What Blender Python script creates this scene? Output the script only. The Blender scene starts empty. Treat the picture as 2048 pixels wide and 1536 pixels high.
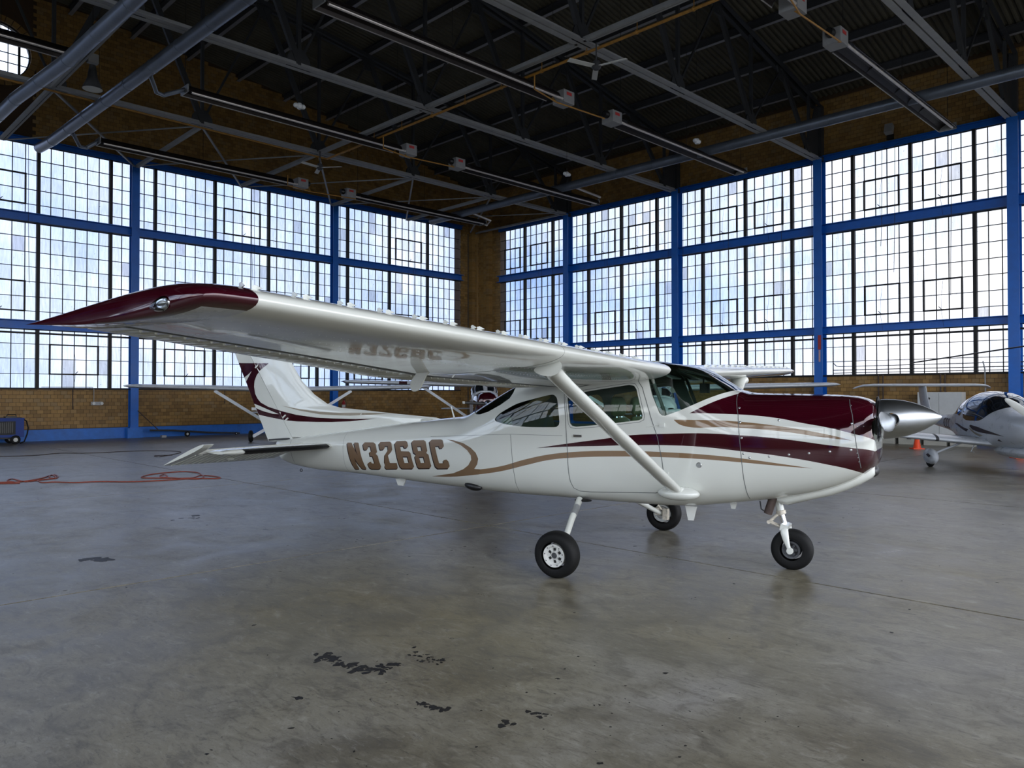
import bpy, math, random
import numpy as np
from mathutils import Vector, Matrix
from mathutils.bvhtree import BVHTree
from mathutils.geometry import delaunay_2d_cdt

random.seed(7)
R = math.radians
SC = bpy.context.scene
COL = SC.collection

# ------------------------------------------------------------------ camera, sky, exposure
YAW, PIT, ROL, FPX, CAMH = 0.791061578, 0.0139447911, -0.000275131158, 1541.62, 1.54
_F = Vector((math.cos(YAW) * math.cos(PIT), math.sin(YAW) * math.cos(PIT), math.sin(PIT)))
_R = Vector((math.sin(YAW), -math.cos(YAW), 0))
_U = _R.cross(_F)
_R2 = _R * math.cos(ROL) + _U * math.sin(ROL)
_U2 = -_R * math.sin(ROL) + _U * math.cos(ROL)
camd = bpy.data.cameras.new('camera')
camd.sensor_width = 36; camd.lens = FPX * 36 / 2048; camd.clip_end = 400; camd.clip_start = .05
cam = bpy.data.objects.new('camera', camd); COL.objects.link(cam)
cam.matrix_world = Matrix(((_R2.x, _U2.x, -_F.x, 0), (_R2.y, _U2.y, -_F.y, 0), (_R2.z, _U2.z, -_F.z, CAMH), (0, 0, 0, 1)))
SC.camera = cam
SC.view_settings.view_transform = 'Standard'; SC.view_settings.look = 'None'
SC.view_settings.gamma = 1; SC.view_settings.use_curve_mapping = False
SC.view_settings.exposure = 0.0
SC.cycles.max_bounces = 9; SC.cycles.diffuse_bounces = 4; SC.cycles.glossy_bounces = 4
SC.cycles.transmission_bounces = 6; SC.cycles.transparent_max_bounces = 16
SC.cycles.use_denoising = True
SC.cycles.sample_clamp_indirect = 6
SC.cycles.caustics_reflective = False; SC.cycles.caustics_refractive = False

SKY = 4.9            # radiance of the overcast sky
world = bpy.data.worlds.new('sky'); SC.world = world; world.use_nodes = True
wn = world.node_tree; wn.nodes.clear()
def wnode(t, **k):
    n = wn.nodes.new(t)
    for a, b in k.items(): setattr(n, a, b)
    return n
tc = wnode('ShaderNodeTexCoord'); mp = wnode('ShaderNodeMapping'); mp.inputs['Scale'].default_value = (1, 1, 2.2)
mp.inputs['Location'].default_value = (.35, .2, .0)
ns = wnode('ShaderNodeTexNoise'); ns.inputs['Scale'].default_value = 2.6; ns.inputs['Detail'].default_value = 5
ns.inputs['Roughness'].default_value = .55
rp = wnode('ShaderNodeValToRGB'); rp.color_ramp.elements[0].position = .36; rp.color_ramp.elements[1].position = .62
rp.color_ramp.elements[0].color = (.60, .74, 1.0, 1); rp.color_ramp.elements[1].color = (1.0, .995, .97, 1)
e = rp.color_ramp.elements.new(.48); e.color = (.88, .92, 1, 1)
bg = wnode('ShaderNodeBackground'); bg.inputs['Strength'].default_value = SKY
wo = wnode('ShaderNodeOutputWorld')
wn.links.new(tc.outputs['Generated'], mp.inputs['Vector']); wn.links.new(mp.outputs[0], ns.inputs['Vector'])
wn.links.new(ns.outputs['Fac'], rp.inputs['Fac']); sx = wnode('ShaderNodeSeparateXYZ'); wn.links.new(tc.outputs['Generated'], sx.inputs[0])
df = wnode('ShaderNodeMath', operation='SUBTRACT'); wn.links.new(sx.outputs[1], df.inputs[0]); df.inputs[1].default_value = 0
dr_ = wnode('ShaderNodeMapRange', interpolation_type='SMOOTHSTEP'); dr_.inputs[1].default_value = .1; dr_.inputs[2].default_value = .9; wn.links.new(df.outputs[0], dr_.inputs[0])
mxs = wnode('ShaderNodeMix', data_type='RGBA', blend_type='MULTIPLY'); wn.links.new(dr_.outputs[0], mxs.inputs[0]); wn.links.new(rp.outputs['Color'], mxs.inputs[6]); mxs.inputs[7].default_value = (.64, .74, .93, 1)
wn.links.new(mxs.outputs[2], bg.inputs['Color'])
wn.links.new(bg.outputs[0], wo.inputs['Surface'])
world.cycles.sampling_method = 'MANUAL'; world.cycles.sample_map_resolution = 512

# ------------------------------------------------------------------ materials
MAT = {}
def lin(c):
    return tuple(((v / 255) / 12.92 if v / 255 <= .04045 else ((v / 255 + .055) / 1.055) ** 2.4) for v in c[:3]) + (1,)
class NT:
    def __init__(s, name):
        s.m = bpy.data.materials.new(name); s.m.use_nodes = True
        s.t = s.m.node_tree; s.t.nodes.clear(); MAT[name] = s.m
        s.out = s.n('ShaderNodeOutputMaterial')
    def n(s, t, **k):
        n = s.t.nodes.new(t)
        for a, b in k.items():
            if a in n.inputs: pass
            setattr(n, a, b)
        return n
    def l(s, a, b): s.t.links.new(a, b)
    def val(s, sock, v):
        if isinstance(v, bpy.types.NodeSocket): s.l(v, sock)
        else: sock.default_value = v
    def math(s, op, a, b=None, c=None, clamp=False):
        n = s.n('ShaderNodeMath'); n.operation = op; n.use_clamp = clamp
        s.val(n.inputs[0], a)
        if b is not None: s.val(n.inputs[1], b)
        if c is not None: s.val(n.inputs[2], c)
        return n.outputs[0]
    def mix(s, f, a, b, mode='MIX'):
        n = s.n('ShaderNodeMix'); n.data_type = 'RGBA'; n.blend_type = mode
        s.val(n.inputs[0], f); s.val(n.inputs[6], a); s.val(n.inputs[7], b)
        return n.outputs[2]
    def noise(s, vec, scale, detail=4, rough=.55, dist=0):
        n = s.n('ShaderNodeTexNoise'); n.inputs['Scale'].default_value = scale
        n.inputs['Detail'].default_value = detail; n.inputs['Roughness'].default_value = rough
        n.inputs['Distortion'].default_value = dist
        if vec is not None: s.l(vec, n.inputs['Vector'])
        return n.outputs['Fac']
    def ramp(s, f, stops, interp='LINEAR'):
        n = s.n('ShaderNodeValToRGB'); n.color_ramp.interpolation = interp
        els = n.color_ramp.elements
        while len(els) < len(stops): els.new(.5)
        for e, (p, c) in zip(els, sorted(stops)):
            e.position = p; e.color = c if hasattr(c, '__len__') else (c, c, c, 1)
        s.l(f, n.inputs[0]); return n.outputs[0]
    def vec(s, sc=(1, 1, 1), loc=(0, 0, 0), kind='Object', rot=(0, 0, 0)):
        t = s.n('ShaderNodeTexCoord'); m = s.n('ShaderNodeMapping')
        m.inputs['Scale'].default_value = sc; m.inputs['Location'].default_value = loc; m.inputs['Rotation'].default_value = rot
        s.l(t.outputs[kind], m.inputs['Vector']); return m.outputs[0]
    def pos(s):
        return s.n('ShaderNodeNewGeometry').outputs['Position']
    def bsdf(s, color, rough=.5, metal=0., spec=.5, coat=0., bump=None, bstr=.2, bdist=.01, coat_rough=.03):
        b = s.n('ShaderNodeBsdfPrincipled')
        s.val(b.inputs['Base Color'], color); s.val(b.inputs['Roughness'], rough); s.val(b.inputs['Metallic'], metal)
        s.val(b.inputs['Specular IOR Level'], spec); s.val(b.inputs['Coat Weight'], coat); s.val(b.inputs['Coat Roughness'], coat_rough)
        if bump is not None:
            bn = s.n('ShaderNodeBump'); bn.inputs['Strength'].default_value = bstr; bn.inputs['Distance'].default_value = bdist
            s.l(bump, bn.inputs['Height']); s.l(bn.outputs[0], b.inputs['Normal'])
        s.l(b.outputs[0], s.out.inputs['Surface']); return b
def simple(name, rgb, rough=.5, metal=0., var=.12, scale=6, coat=0., spec=.5, bump=0.):
    """a plain paint or metal with slight mottling"""
    t = NT(name); v = t.vec(); nz = t.noise(v, scale, 5, .6)
    c = lin(rgb); d = tuple(max(0, x * (1 - var)) for x in c[:3]) + (1,); h = tuple(min(1, x * (1 + var)) for x in c[:3]) + (1,)
    col = t.ramp(nz, [(.3, d), (.7, h)])
    r = t.ramp(nz, [(.3, max(0, rough - .05)), (.7, min(1, rough + .06))])
    t.bsdf(col, r, metal, spec, coat, nz if bump else None, bump)
    return t.m
# tokens of colour are display colours of the real surfaces
simple('blue_paint', (14, 96, 186), .42, var=.10, scale=3)
simple('blue_paint_chipped', (34, 104, 190), .5, var=.15, scale=5)
simple('dark_steel', (54, 55, 58), .6, var=.2)
simple('truss_paint', (160, 162, 166), .55, var=.12, scale=3)
simple('truss_dark', (50, 52, 56), .6, var=.2, scale=3)
simple('purlin_flange', (150, 150, 156), .5)
simple('purlin_paint', (56, 57, 62), .6, var=.15)
simple('duct_metal', (120, 128, 142), .38, .6, var=.15, scale=2.5)
simple('heater_metal', (44, 38, 38), .35, .5, var=.2)
simple('heater_rim', (190, 186, 184), .35, .5)
simple('heater_tube', (215, 208, 205), .32, .35, var=.08)
simple('burner_grey', (150, 150, 152), .5, var=.08)
simple('sticker_red', (190, 60, 60), .5)
simple('gas_yellow', (170, 122, 50), .5, var=.25, scale=8)
simple('galvanised', (150, 152, 155), .45, .4)
simple('muntin', (16, 14, 16), .6)
simple('mullion', (14, 11, 11), .6, var=.3)
simple('black_rubber', (13, 13, 14), .65, var=.2, scale=20, spec=.25)
simple('black_plastic', (16, 16, 18), .4)
simple('wire', (20, 18, 18), .6)
simple('white_gloss', (212, 214, 208), .12, var=.015, scale=4.5, coat=.6, bump=.12)
simple('white_matt', (205, 206, 202), .5, var=.04)
simple('grey_white', (190, 193, 196), .25, var=.03, coat=.4)
simple('far_white', (192, 196, 202), .3, var=.04, coat=.3)
simple('maroon', (56, 5, 20), .12, .3, var=.1, coat=.8)
simple('tan_paint', (120, 96, 72), .35, var=.05)
simple('letter_tan', (112, 88, 66), .35, var=.04)
simple('letter_shadow', (30, 12, 14), .4)
simple('polished', (190, 194, 198), .3, 1., var=.05, scale=3)
simple('brushed', (170, 172, 172), .3, .9, var=.1)
simple('chrome', (225, 225, 228), .08, 1., var=.02)
simple('exhaust', (78, 66, 62), .6, .5, var=.3, scale=20)
simple('deicer_black', (18, 18, 20), .35)
simple('wheel_grey', (70, 72, 76), .45, .3)
simple('wheel_white', (205, 205, 202), .4, var=.08, scale=20)
simple('dirty_white', (200, 192, 178), .5, var=.35, scale=30)
simple('orange', (240, 78, 34), .45)
simple('hose_orange', (140, 66, 50), .5)
simple('brown_stripe', (52, 42, 44), .4)
simple('tan_grey', (138, 128, 110), .4)
simple('seat_leather', (122, 128, 100), .45, var=.1)
simple('interior', (120, 126, 118), .7)
simple('dash_black', (26, 28, 30), .6)
simple('cabinet', (196, 198, 198), .4, var=.05)
simple('crate', (170, 168, 158), .6, var=.1)
simple('cart_blue', (14, 52, 130), .6, var=.1)
simple('red_paint', (150, 24, 26), .4)
simple('pink_faded', (190, 150, 145), .6)
simple('dark_glass', (20, 24, 30), .06, coat=1., var=.05)
simple('tar', (26, 24, 24), .5)
simple('seam', (92, 96, 96), .6)
simple('engine_metal', (70, 66, 66), .4, .6, var=.5, scale=25)
simple('apron', (120, 120, 116), .8, var=.1, scale=.3)
simple('far_side', (110, 100, 84), .7, var=.2, scale=1)

# wired glass : a dusty, faintly blue sheet, every pane a little different
t = NT('pane_glass')
oi = t.n('ShaderNodeObjectInfo'); ps = t.pos()
mpn = t.n('ShaderNodeMapping'); mpn.inputs['Scale'].default_value = (6, 6, .8); t.l(ps, mpn.inputs['Vector'])
streak = t.noise(mpn.outputs[0], 3, 5, .65)
cloud = t.noise(ps, .22, 3, .5)
spots = t.noise(ps, 14, 3, .6)
rnd = oi.outputs['Random']
br = t.math('MULTIPLY_ADD', streak, .20, .335)
br = t.math('MULTIPLY_ADD', rnd, .07, br)
br = t.math('MULTIPLY_ADD', cloud, .16, br)
br = t.math('SUBTRACT', br, t.math('MULTIPLY', t.math('GREATER_THAN', rnd, .975), .14))
spot = t.ramp(spots, [(.70, 1.), (.76, .55)])
colr = t.mix(t.ramp(cloud, [(.38, 0.), (.62, 1.)]), (.91, .945, 1., 1), (1., .985, .995, 1))
tint = t.mix(1., colr, t.math('MULTIPLY', br, spot), 'MULTIPLY')
tr = t.n('ShaderNodeBsdfTransparent'); t.l(tint, tr.inputs['Color'])
gl = t.n('ShaderNodeBsdfGlossy'); gl.inputs['Roughness'].default_value = .25; gl.inputs['Color'].default_value = (.6, .6, .6, 1)
fr = t.n('ShaderNodeFresnel'); fr.inputs['IOR'].default_value = 1.25
mx = t.n('ShaderNodeMixShader'); t.l(fr.outputs[0], mx.inputs[0]); t.l(tr.outputs[0], mx.inputs[1]); t.l(gl.outputs[0], mx.inputs[2])
t.l(mx.outputs[0], t.out.inputs['Surface'])

def glass(name, tint, ior=1.45, rough=0.):
    t = NT(name)
    tr = t.n('ShaderNodeBsdfTransparent'); tr.inputs['Color'].default_value = tint
    gl = t.n('ShaderNodeBsdfGlossy'); gl.inputs['Roughness'].default_value = rough; gl.inputs['Color'].default_value = (1, 1, 1, 1)
    fr = t.n('ShaderNodeFresnel'); fr.inputs['IOR'].default_value = ior
    mx = t.n('ShaderNodeMixShader'); t.l(fr.outputs[0], mx.inputs[0]); t.l(tr.outputs[0], mx.inputs[1]); t.l(gl.outputs[0], mx.inputs[2])
    t.l(mx.outputs[0], t.out.inputs['Surface'])
glass('clear_pane', (.93, .95, .95, 1)); glass('cabin_glass', (.62, .78, .73, 1)); glass('canopy_glass', (.18, .19, .22, 1), 1.6); glass('clear_lens', (.85, .88, .9, 1), 1.5)

t = NT('tread'); ps = t.pos(); nz = t.noise(ps, 30, 4, .7)
dd = t.n('ShaderNodeBsdfDiffuse'); dd.inputs['Color'].default_value = lin((40, 38, 36)); tr = t.n('ShaderNodeBsdfTransparent'); mx = t.n('ShaderNodeMixShader')
t.l(t.ramp(nz, [(.5, 0.), (.7, .22)]), mx.inputs[0]); t.l(tr.outputs[0], mx.inputs[1]); t.l(dd.outputs[0], mx.inputs[2]); t.l(mx.outputs[0], t.out.inputs['Surface'])
# brick: each brick of a joined field takes its own shade
def brick_mat(name, island):
    t = NT(name)
    rnd = t.n('ShaderNodeNewGeometry').outputs['Random Per Island'] if island else t.n('ShaderNodeObjectInfo').outputs['Random']
    ps = t.pos(); nz = t.noise(ps, 9, 5, .6); big = t.noise(ps, .6, 3, .5)
    c = t.ramp(rnd, [(0., lin((134, 104, 58))), (.35, lin((158, 122, 68))), (.7, lin((174, 136, 78))), (1., lin((152, 126, 86)))])
    c = t.mix(t.math('MULTIPLY', nz, .5), c, lin((96, 70, 40)))
    c = t.mix(t.ramp(big, [(.45, 0.), (.75, .45)]), c, lin((92, 72, 50)))
    t.bsdf(c, .5, spec=.3, bump=nz, bstr=.25, bdist=.004)
brick_mat('brick', True); brick_mat('brick_single', False)
simple('mortar', (66, 48, 30), .85, var=.2, scale=20)

# corrugated roof deck
t = NT('deck'); ps = t.pos(); nz = t.noise(ps, .8, 4, .6); n2 = t.noise(ps, 9, 3, .6)
c = t.ramp(nz, [(.3, lin((72, 69, 58))), (.7, lin((92, 89, 76)))]); c = t.mix(t.math('MULTIPLY', n2, .3), c, lin((48, 44, 40)))
t.bsdf(c, .75)

# polished concrete
t = NT('concrete'); ps = t.pos()
def mpv(sc, rot=0, loc=(0, 0, 0)):
    m = t.n('ShaderNodeMapping'); m.inputs['Scale'].default_value = sc; m.inputs['Rotation'].default_value = (0, 0, rot)
    m.inputs['Location'].default_value = loc; t.l(ps, m.inputs['Vector']); return m.outputs[0]
big = t.noise(mpv((1, 1, 1)), .33, 4, .6, .4)
mid = t.noise(mpv((1, 1, 1), loc=(3, 5, 0)), 1.5, 6, .65, .6)
fine = t.noise(mpv((1, 1, 1)), 14, 5, .7)
swirl = t.noise(mpv((1.7, 1., 1), .75), 3.4, 8, .72, 1.0)
c = t.ramp(big, [(.32, lin((122, 113, 88))), (.5, lin((129, 124, 110))), (.66, lin((139, 136, 131)))])
c = t.mix(t.ramp(mid, [(.38, .65), (.56, 0.)]), c, lin((88, 81, 64)))
c = t.mix(t.ramp(swirl, [(.38, .5), (.50, 0.)]), c, lin((74, 69, 60)))
c = t.mix(t.ramp(swirl, [(.56, 0.), (.70, .38)]), c, lin((178, 174, 164)))
sp1 = t.noise(mpv((1.6, .5, 1), .79), 22, 6, .75, .8); sp2 = t.noise(mpv((1, 1, 1), loc=(7, 7, 0)), 60, 4, .7)
c = t.mix(t.ramp(sp1, [(.34, .7), (.47, 0.)]), c, lin((74, 70, 62)))
c = t.mix(t.ramp(sp1, [(.56, 0.), (.68, .35)]), c, lin((170, 168, 160)))
c = t.mix(t.ramp(sp2, [(.30, .55), (.42, 0.)]), c, lin((60, 57, 52)))
stn = t.noise(mpv((1, 1, 1), loc=(11, 2, 0)), 1.1, 8, .74, 1.6)
c = t.mix(t.ramp(stn, [(.315, .9), (.335, 0.)]), c, lin((26, 24, 23)))
rough = t.ramp(mid, [(.3, .20), (.7, .36)])
rough = t.math('MULTIPLY_ADD', sp1, .16, rough)
b = t.bsdf(c, rough, spec=.55, bump=t.math('ADD', t.math('MULTIPLY', mid, 1.), t.math('MULTIPLY', sp1, .25)), bstr=.3, bdist=.004)

# ------------------------------------------------------------------ mesh tools
def V(*a): return Vector(a)
class MB:
    def __init__(s): s.v = []; s.f = []; s.mi = []; s.cur = 0
    def add(s, vs, fs):
        o = len(s.v); s.v += [tuple(p) for p in vs]
        for q in fs: s.f.append(tuple(i + o for i in q)); s.mi.append(s.cur)
        return s
    def box(s, c, d, M=None):
        x, y, z = d[0] / 2, d[1] / 2, d[2] / 2
        vs = [Vector((i, j, k)) for i in (-x, x) for j in (-y, y) for k in (-z, z)]
        if M is not None: vs = [M @ p for p in vs]
        c = Vector(c); vs = [p + c for p in vs]
        return s.add(vs, [(0, 1, 3, 2), (4, 6, 7, 5), (0, 4, 5, 1), (2, 3, 7, 6), (0, 2, 6, 4), (1, 5, 7, 3)])
    def box2(s, a, b):
        return s.box([(p + q) / 2 for p, q in zip(a, b)], [abs(q - p) for p, q in zip(a, b)])
    def frame(s, p0, p1, up=(0, 0, 1)):
        d = (Vector(p1) - Vector(p0)); L = d.length; d = d.normalized(); up = Vector(up)
        if abs(d.dot(up)) > .98: up = Vector((1, 0, 0))
        sd = d.cross(up).normalized(); u = sd.cross(d)
        return d, sd, u, L
    def beam(s, p0, p1, w, h, up=(0, 0, 1)):
        d, sd, u, L = s.frame(p0, p1, up); p0 = Vector(p0); p1 = Vector(p1)
        vs = [p + sd * a * w / 2 + u * b * h / 2 for p in (p0, p1) for a, b in ((-1, -1), (1, -1), (1, 1), (-1, 1))]
        return s.add(vs, [(0, 1, 2, 3), (7, 6, 5, 4), (0, 4, 5, 1), (1, 5, 6, 2), (2, 6, 7, 3), (3, 7, 4, 0)])
    def prof(s, p0, p1, pts, up=(0, 0, 1)):
        """sweep a closed 2-D outline (side, up) from p0 to p1"""
        d, sd, u, L = s.frame(p0, p1, up); p0 = Vector(p0); p1 = Vector(p1); n = len(pts)
        vs = [p + sd * a + u * b for p in (p0, p1) for a, b in pts]
        fs = [(i, (i + 1) % n, n + (i + 1) % n, n + i) for i in range(n)] + [tuple(range(n))[::-1], tuple(range(n, 2 * n))]
        return s.add(vs, fs)
    def tube(s, pts, r, n=8, caps=True):
        pts = [Vector(p) for p in pts]; rs = r if hasattr(r, '__len__') else [r] * len(pts)
        vs = []; prev = None
        for i, p in enumerate(pts):
            a = pts[max(i - 1, 0)]; b = pts[min(i + 1, len(pts) - 1)]; d = (b - a).normalized()
            if prev is None:
                up = Vector((0, 0, 1)) if abs(d.z) < .9 else Vector((1, 0, 0)); sd = d.cross(up).normalized()
            else: sd = (prev - d * prev.dot(d)).normalized()
            prev = sd; u = d.cross(sd)
            vs += [p + (sd * math.cos(2 * math.pi * k / n) + u * math.sin(2 * math.pi * k / n)) * rs[i] for k in range(n)]
        fs = []
        for i in range(len(pts) - 1):
            fs += [(i * n + k, i * n + (k + 1) % n, (i + 1) * n + (k + 1) % n, (i + 1) * n + k) for k in range(n)]
        if caps: fs += [tuple(range(n))[::-1], tuple(range((len(pts) - 1) * n, len(pts) * n))]
        return s.add(vs, fs)
    def lathe(s, prof, c, axis, n=32, closed=False):
        """prof: (radius, along) ; revolved about axis through c"""
        ax = Vector(axis).normalized(); up = Vector((0, 0, 1)) if abs(ax.z) < .9 else Vector((1, 0, 0))
        a = ax.cross(up).normalized(); b = ax.cross(a); c = Vector(c); m = len(prof); vs = []
        for k in range(n):
            t = 2 * math.pi * k / n; rd = a * math.cos(t) + b * math.sin(t)
            vs += [c + rd * r + ax * h for r, h in prof]
        fs = []
        for k in range(n):
            k2 = (k + 1) % n
            for i in range(m if closed else m - 1):
                j = (i + 1) % m; fs.append((k * m + i, k * m + j, k2 * m + j, k2 * m + i))
        return s.add(vs, fs)
    def loft(s, secs, caps=True, closed=True):
        n = len(secs[0]); vs = [p for q in secs for p in q]; fs = []
        for i in range(len(secs) - 1):
            for k in range(n if closed else n - 1):
                k2 = (k + 1) % n; fs.append((i * n + k, i * n + k2, (i + 1) * n + k2, (i + 1) * n + k))
        if caps: fs += [tuple(range(n))[::-1], tuple(range((len(secs) - 1) * n, len(secs) * n))]
        return s.add(vs, fs)
    def ell(s, c, r, nu=16, nv=10, M=None):
        secs = []
        for j in range(1, nv):
            t = math.pi * j / nv
            ring = [Vector((r[0] * math.sin(t) * math.cos(2 * math.pi * k / nu), r[1] * math.sin(t) * math.sin(2 * math.pi * k / nu), r[2] * math.cos(t))) for k in range(nu)]
            if M is not None: ring = [M @ p for p in ring]
            secs.append([p + Vector(c) for p in ring])
        return s.loft(secs)
    def prism(s, poly, y0, y1, ax='y'):
        """poly in the (x,z) plane extruded along y (or (x,y) along z, or (y,z) along x)"""
        n = len(poly)
        def P(a, b, h): return {'y': (a, h, b), 'z': (a, b, h), 'x': (h, a, b)}[ax]
        vs = [P(a, b, y0) for a, b in poly] + [P(a, b, y1) for a, b in poly]
        fs = [(i, (i + 1) % n, n + (i + 1) % n, n + i) for i in range(n)] + [tuple(range(n))[::-1], tuple(range(n, 2 * n))]
        return s.add(vs, fs)
    def mesh(s, name, mats, smooth=False, angle=35):
        me = bpy.data.meshes.new(name); me.from_pydata(s.v, [], s.f)
        mats = mats if isinstance(mats, (list, tuple)) else [mats]
        for m in mats: me.materials.append(MAT[m])
        if len(mats) > 1 and len(s.mi): me.polygons.foreach_set('material_index', s.mi)
        me.update()
        import bmesh
        bm = bmesh.new(); bm.from_mesh(me)
        if smooth: bmesh.ops.remove_doubles(bm, verts=bm.verts, dist=1e-6)
        bmesh.ops.recalc_face_normals(bm, faces=bm.faces); bm.to_mesh(me); bm.free()
        if smooth:
            me.polygons.foreach_set('use_smooth', [True] * len(me.polygons)); me.set_sharp_from_angle(angle=R(angle))
        return me
    def build(s, name, mats, parent=None, smooth=False, angle=35):
        return link(name, s.mesh(name, mats, smooth, angle), parent)
def link(name, me, parent=None, loc=None):
    o = bpy.data.objects.new(name, me); COL.objects.link(o)
    if parent is not None: o.parent = parent
    if loc is not None: o.location = loc
    return o
def tag(o, label, cat, group=None):
    o['label'] = label; o['category'] = cat
    if group: o['group'] = group
    return o
def empty(name, loc=(0, 0, 0), rz=0):
    o = bpy.data.objects.new(name, None); COL.objects.link(o); o.location = loc; o.rotation_euler = (0, 0, rz)
    o.empty_display_size = .2; return o
def thing(name, label, cat, loc=(0, 0, 0), rz=0, group=None): return tag(empty(name, loc, rz), label, cat, group)
def struct(o): o['kind'] = 'structure'; return o
def copy_tree(o, parent=None):
    c = o.copy(); COL.objects.link(c); c.parent = parent
    for ch in list(o.children): copy_tree(ch, c)
    return c
UNIT = {}
def unit_box(mat):
    if mat not in UNIT: UNIT[mat] = MB().box((0, 0, 0), (1, 1, 1)).mesh('unit_' + mat, mat)
    return UNIT[mat]
def bpart(name, mat, parent, a, b):
    """axis-aligned box part from corner a to corner b, sharing one unit mesh"""
    o = link(name, unit_box(mat), parent); o.location = [(p + q) / 2 for p, q in zip(a, b)]; o.scale = [max(abs(q - p), 1e-4) for p, q in zip(a, b)]
    return o
# ================================================================== THE HALL
XW, YW = 26.69, 29.38            # glass planes of the right and the left wall
XL, YN = -15.3, -7.0             # far ends behind the camera
XC = (XW + XL) / 2
def WL(u, z, d): return (u, YW - d, z)       # left wall: u runs along x, d into the room
def WR(u, z, d): return (XW - d, u, z)       # right wall: u runs along y
def roofz(x):
    xs = [XC, 9.3, 11.9, 13.9, 17.15, 18.1, 24.74, 27.2]; zs = [15.05, 14.72, 14.5, 14.27, 13.84, 13.67, 12.37, 11.85]
    x = XC + abs(x - XC); return float(np.interp(x, xs, zs)) if x < 27.2 else 11.85

# ---- floor: cast slabs with open joints
fl = struct(MB().box2((XL - 2, YN - 2, -.30), (XW + .6, YW + .6, -.03)).build('floor', 'seam'))
jx = [-17.3, -12.2, -6.05, .08, 6.2, 12.35, 18.5, 24.6, 27.29]; jy = [-9, -5.6, .52, 6.66, 12.8, 18.95, 25.1, 29.98]
for i in range(len(jx) - 1):
    for j in range(len(jy) - 1):
        MB().box2((jx[i] + .013, jy[j] + .013, -.12), (jx[i + 1] - .013, jy[j + 1] - .013, 0)).build('slab', 'concrete', fl)
ap = struct(MB().box2((-120, -120, -.5), (140, 140, -.31)).build('ground', 'apron'))
apd = struct(MB().box2((-60, -9, -.3), (-17.3, 30, -.02)).add([], []).box2((-60, -60, -.3), (40, -9, -.02)).build('apron', 'apron'))

# dark tar spots and worn marks on the concrete
def spots(curve, n, r, spread):
    m = MB(); P = [Vector(p) for p in curve]
    for _ in range(n):
        k = random.random() * (len(P) - 1) if len(P) > 1 else 0; i = min(int(k), max(len(P) - 2, 0)); q = P[i].lerp(P[min(i + 1, len(P) - 1)], k - i)
        q = q + Vector((random.gauss(0, spread), random.gauss(0, spread))); a0 = random.random() * 6.3; rr = r * random.uniform(.25, 1.2); el = random.uniform(.35, .9)
        pts = []
        for j in range(9):
            a = 2 * math.pi * j / 9; w_ = rr * random.uniform(.5, 1.2); x, y = math.cos(a) * w_, math.sin(a) * w_ * el
            pts.append((q.x + x * math.cos(a0) - y * math.sin(a0), q.y + x * math.sin(a0) + y * math.cos(a0)))
        m.prism(pts, .0004, .0012 + random.random() * .0004, 'z')
    o = m.build('tar_spots', 'tar', fl); o['kind'] = 'stuff'
spots([(2.41, 4.04), (2.42, 3.96), (2.42, 3.8), (2.44, 3.65), (2.53, 3.62), (2.69, 3.64)], 80, .034, .028)
spots([(2.84, 3.74), (2.81, 3.57), (2.85, 3.48)], 30, .018, .04); spots([(2.38, 3.08), (2.41, 3.01), (2.43, 2.92)], 22, .028, .012)
spots([(2.5, 2.66), (2.51, 2.6), (2.58, 2.6)], 9, .022, .015); spots([(2.71, 2.61), (2.73, 2.56), (2.73, 2.52)], 9, .022, .015)
spots([(2.24, 7.96), (2.32, 7.91), (2.37, 7.77)], 30, .06, .03); spots([(1.98, 3.58), (2.0, 3.55)], 3, .03, .01); spots([(3.58, 9.57), (3.97, 9.72), (4.24, 9.84)], 14, .05, .06)
spots([(4, 4), (9, 9), (2, 12), (8, 2), (14, 6)], 160, .016, 2.6); spots([(1.8, 1.8), (3.2, 2.6), (3.5, 1.2)], 90, .008, .8)
def treads(a, b, n, w, gap, bend=0.):
    """faint rubber marks left by a turning tyre"""
    m = MB(); A, B = Vector(a), Vector(b); d = (B - A).normalized(); sd = Vector((-d.y, d.x))
    for k in range(n):
        off = (k - (n - 1) / 2) * gap; L = []
        for j in range(13):
            t = j / 12; q = A.lerp(B, t) + sd * (off + bend * 4 * t * (1 - t)); L.append(q)
        vs = [(q.x + sd.x * e, q.y + sd.y * e, .0006) for q in L for e in (-w / 2, w / 2)]
        m.add(vs, [(2 * j, 2 * j + 1, 2 * j + 3, 2 * j + 2) for j in range(12)])
    o = m.build('tread_mark', 'tread', fl)
treads((1.94, 5.35), (2.2, 6.1), 4, .022, .045, .05); treads((.8, 3.9), (2.6, 3.2), 5, .016, .05, .10); treads((5.2, 1.1), (4.3, 1.0), 4, .02, .05, .03)
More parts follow.
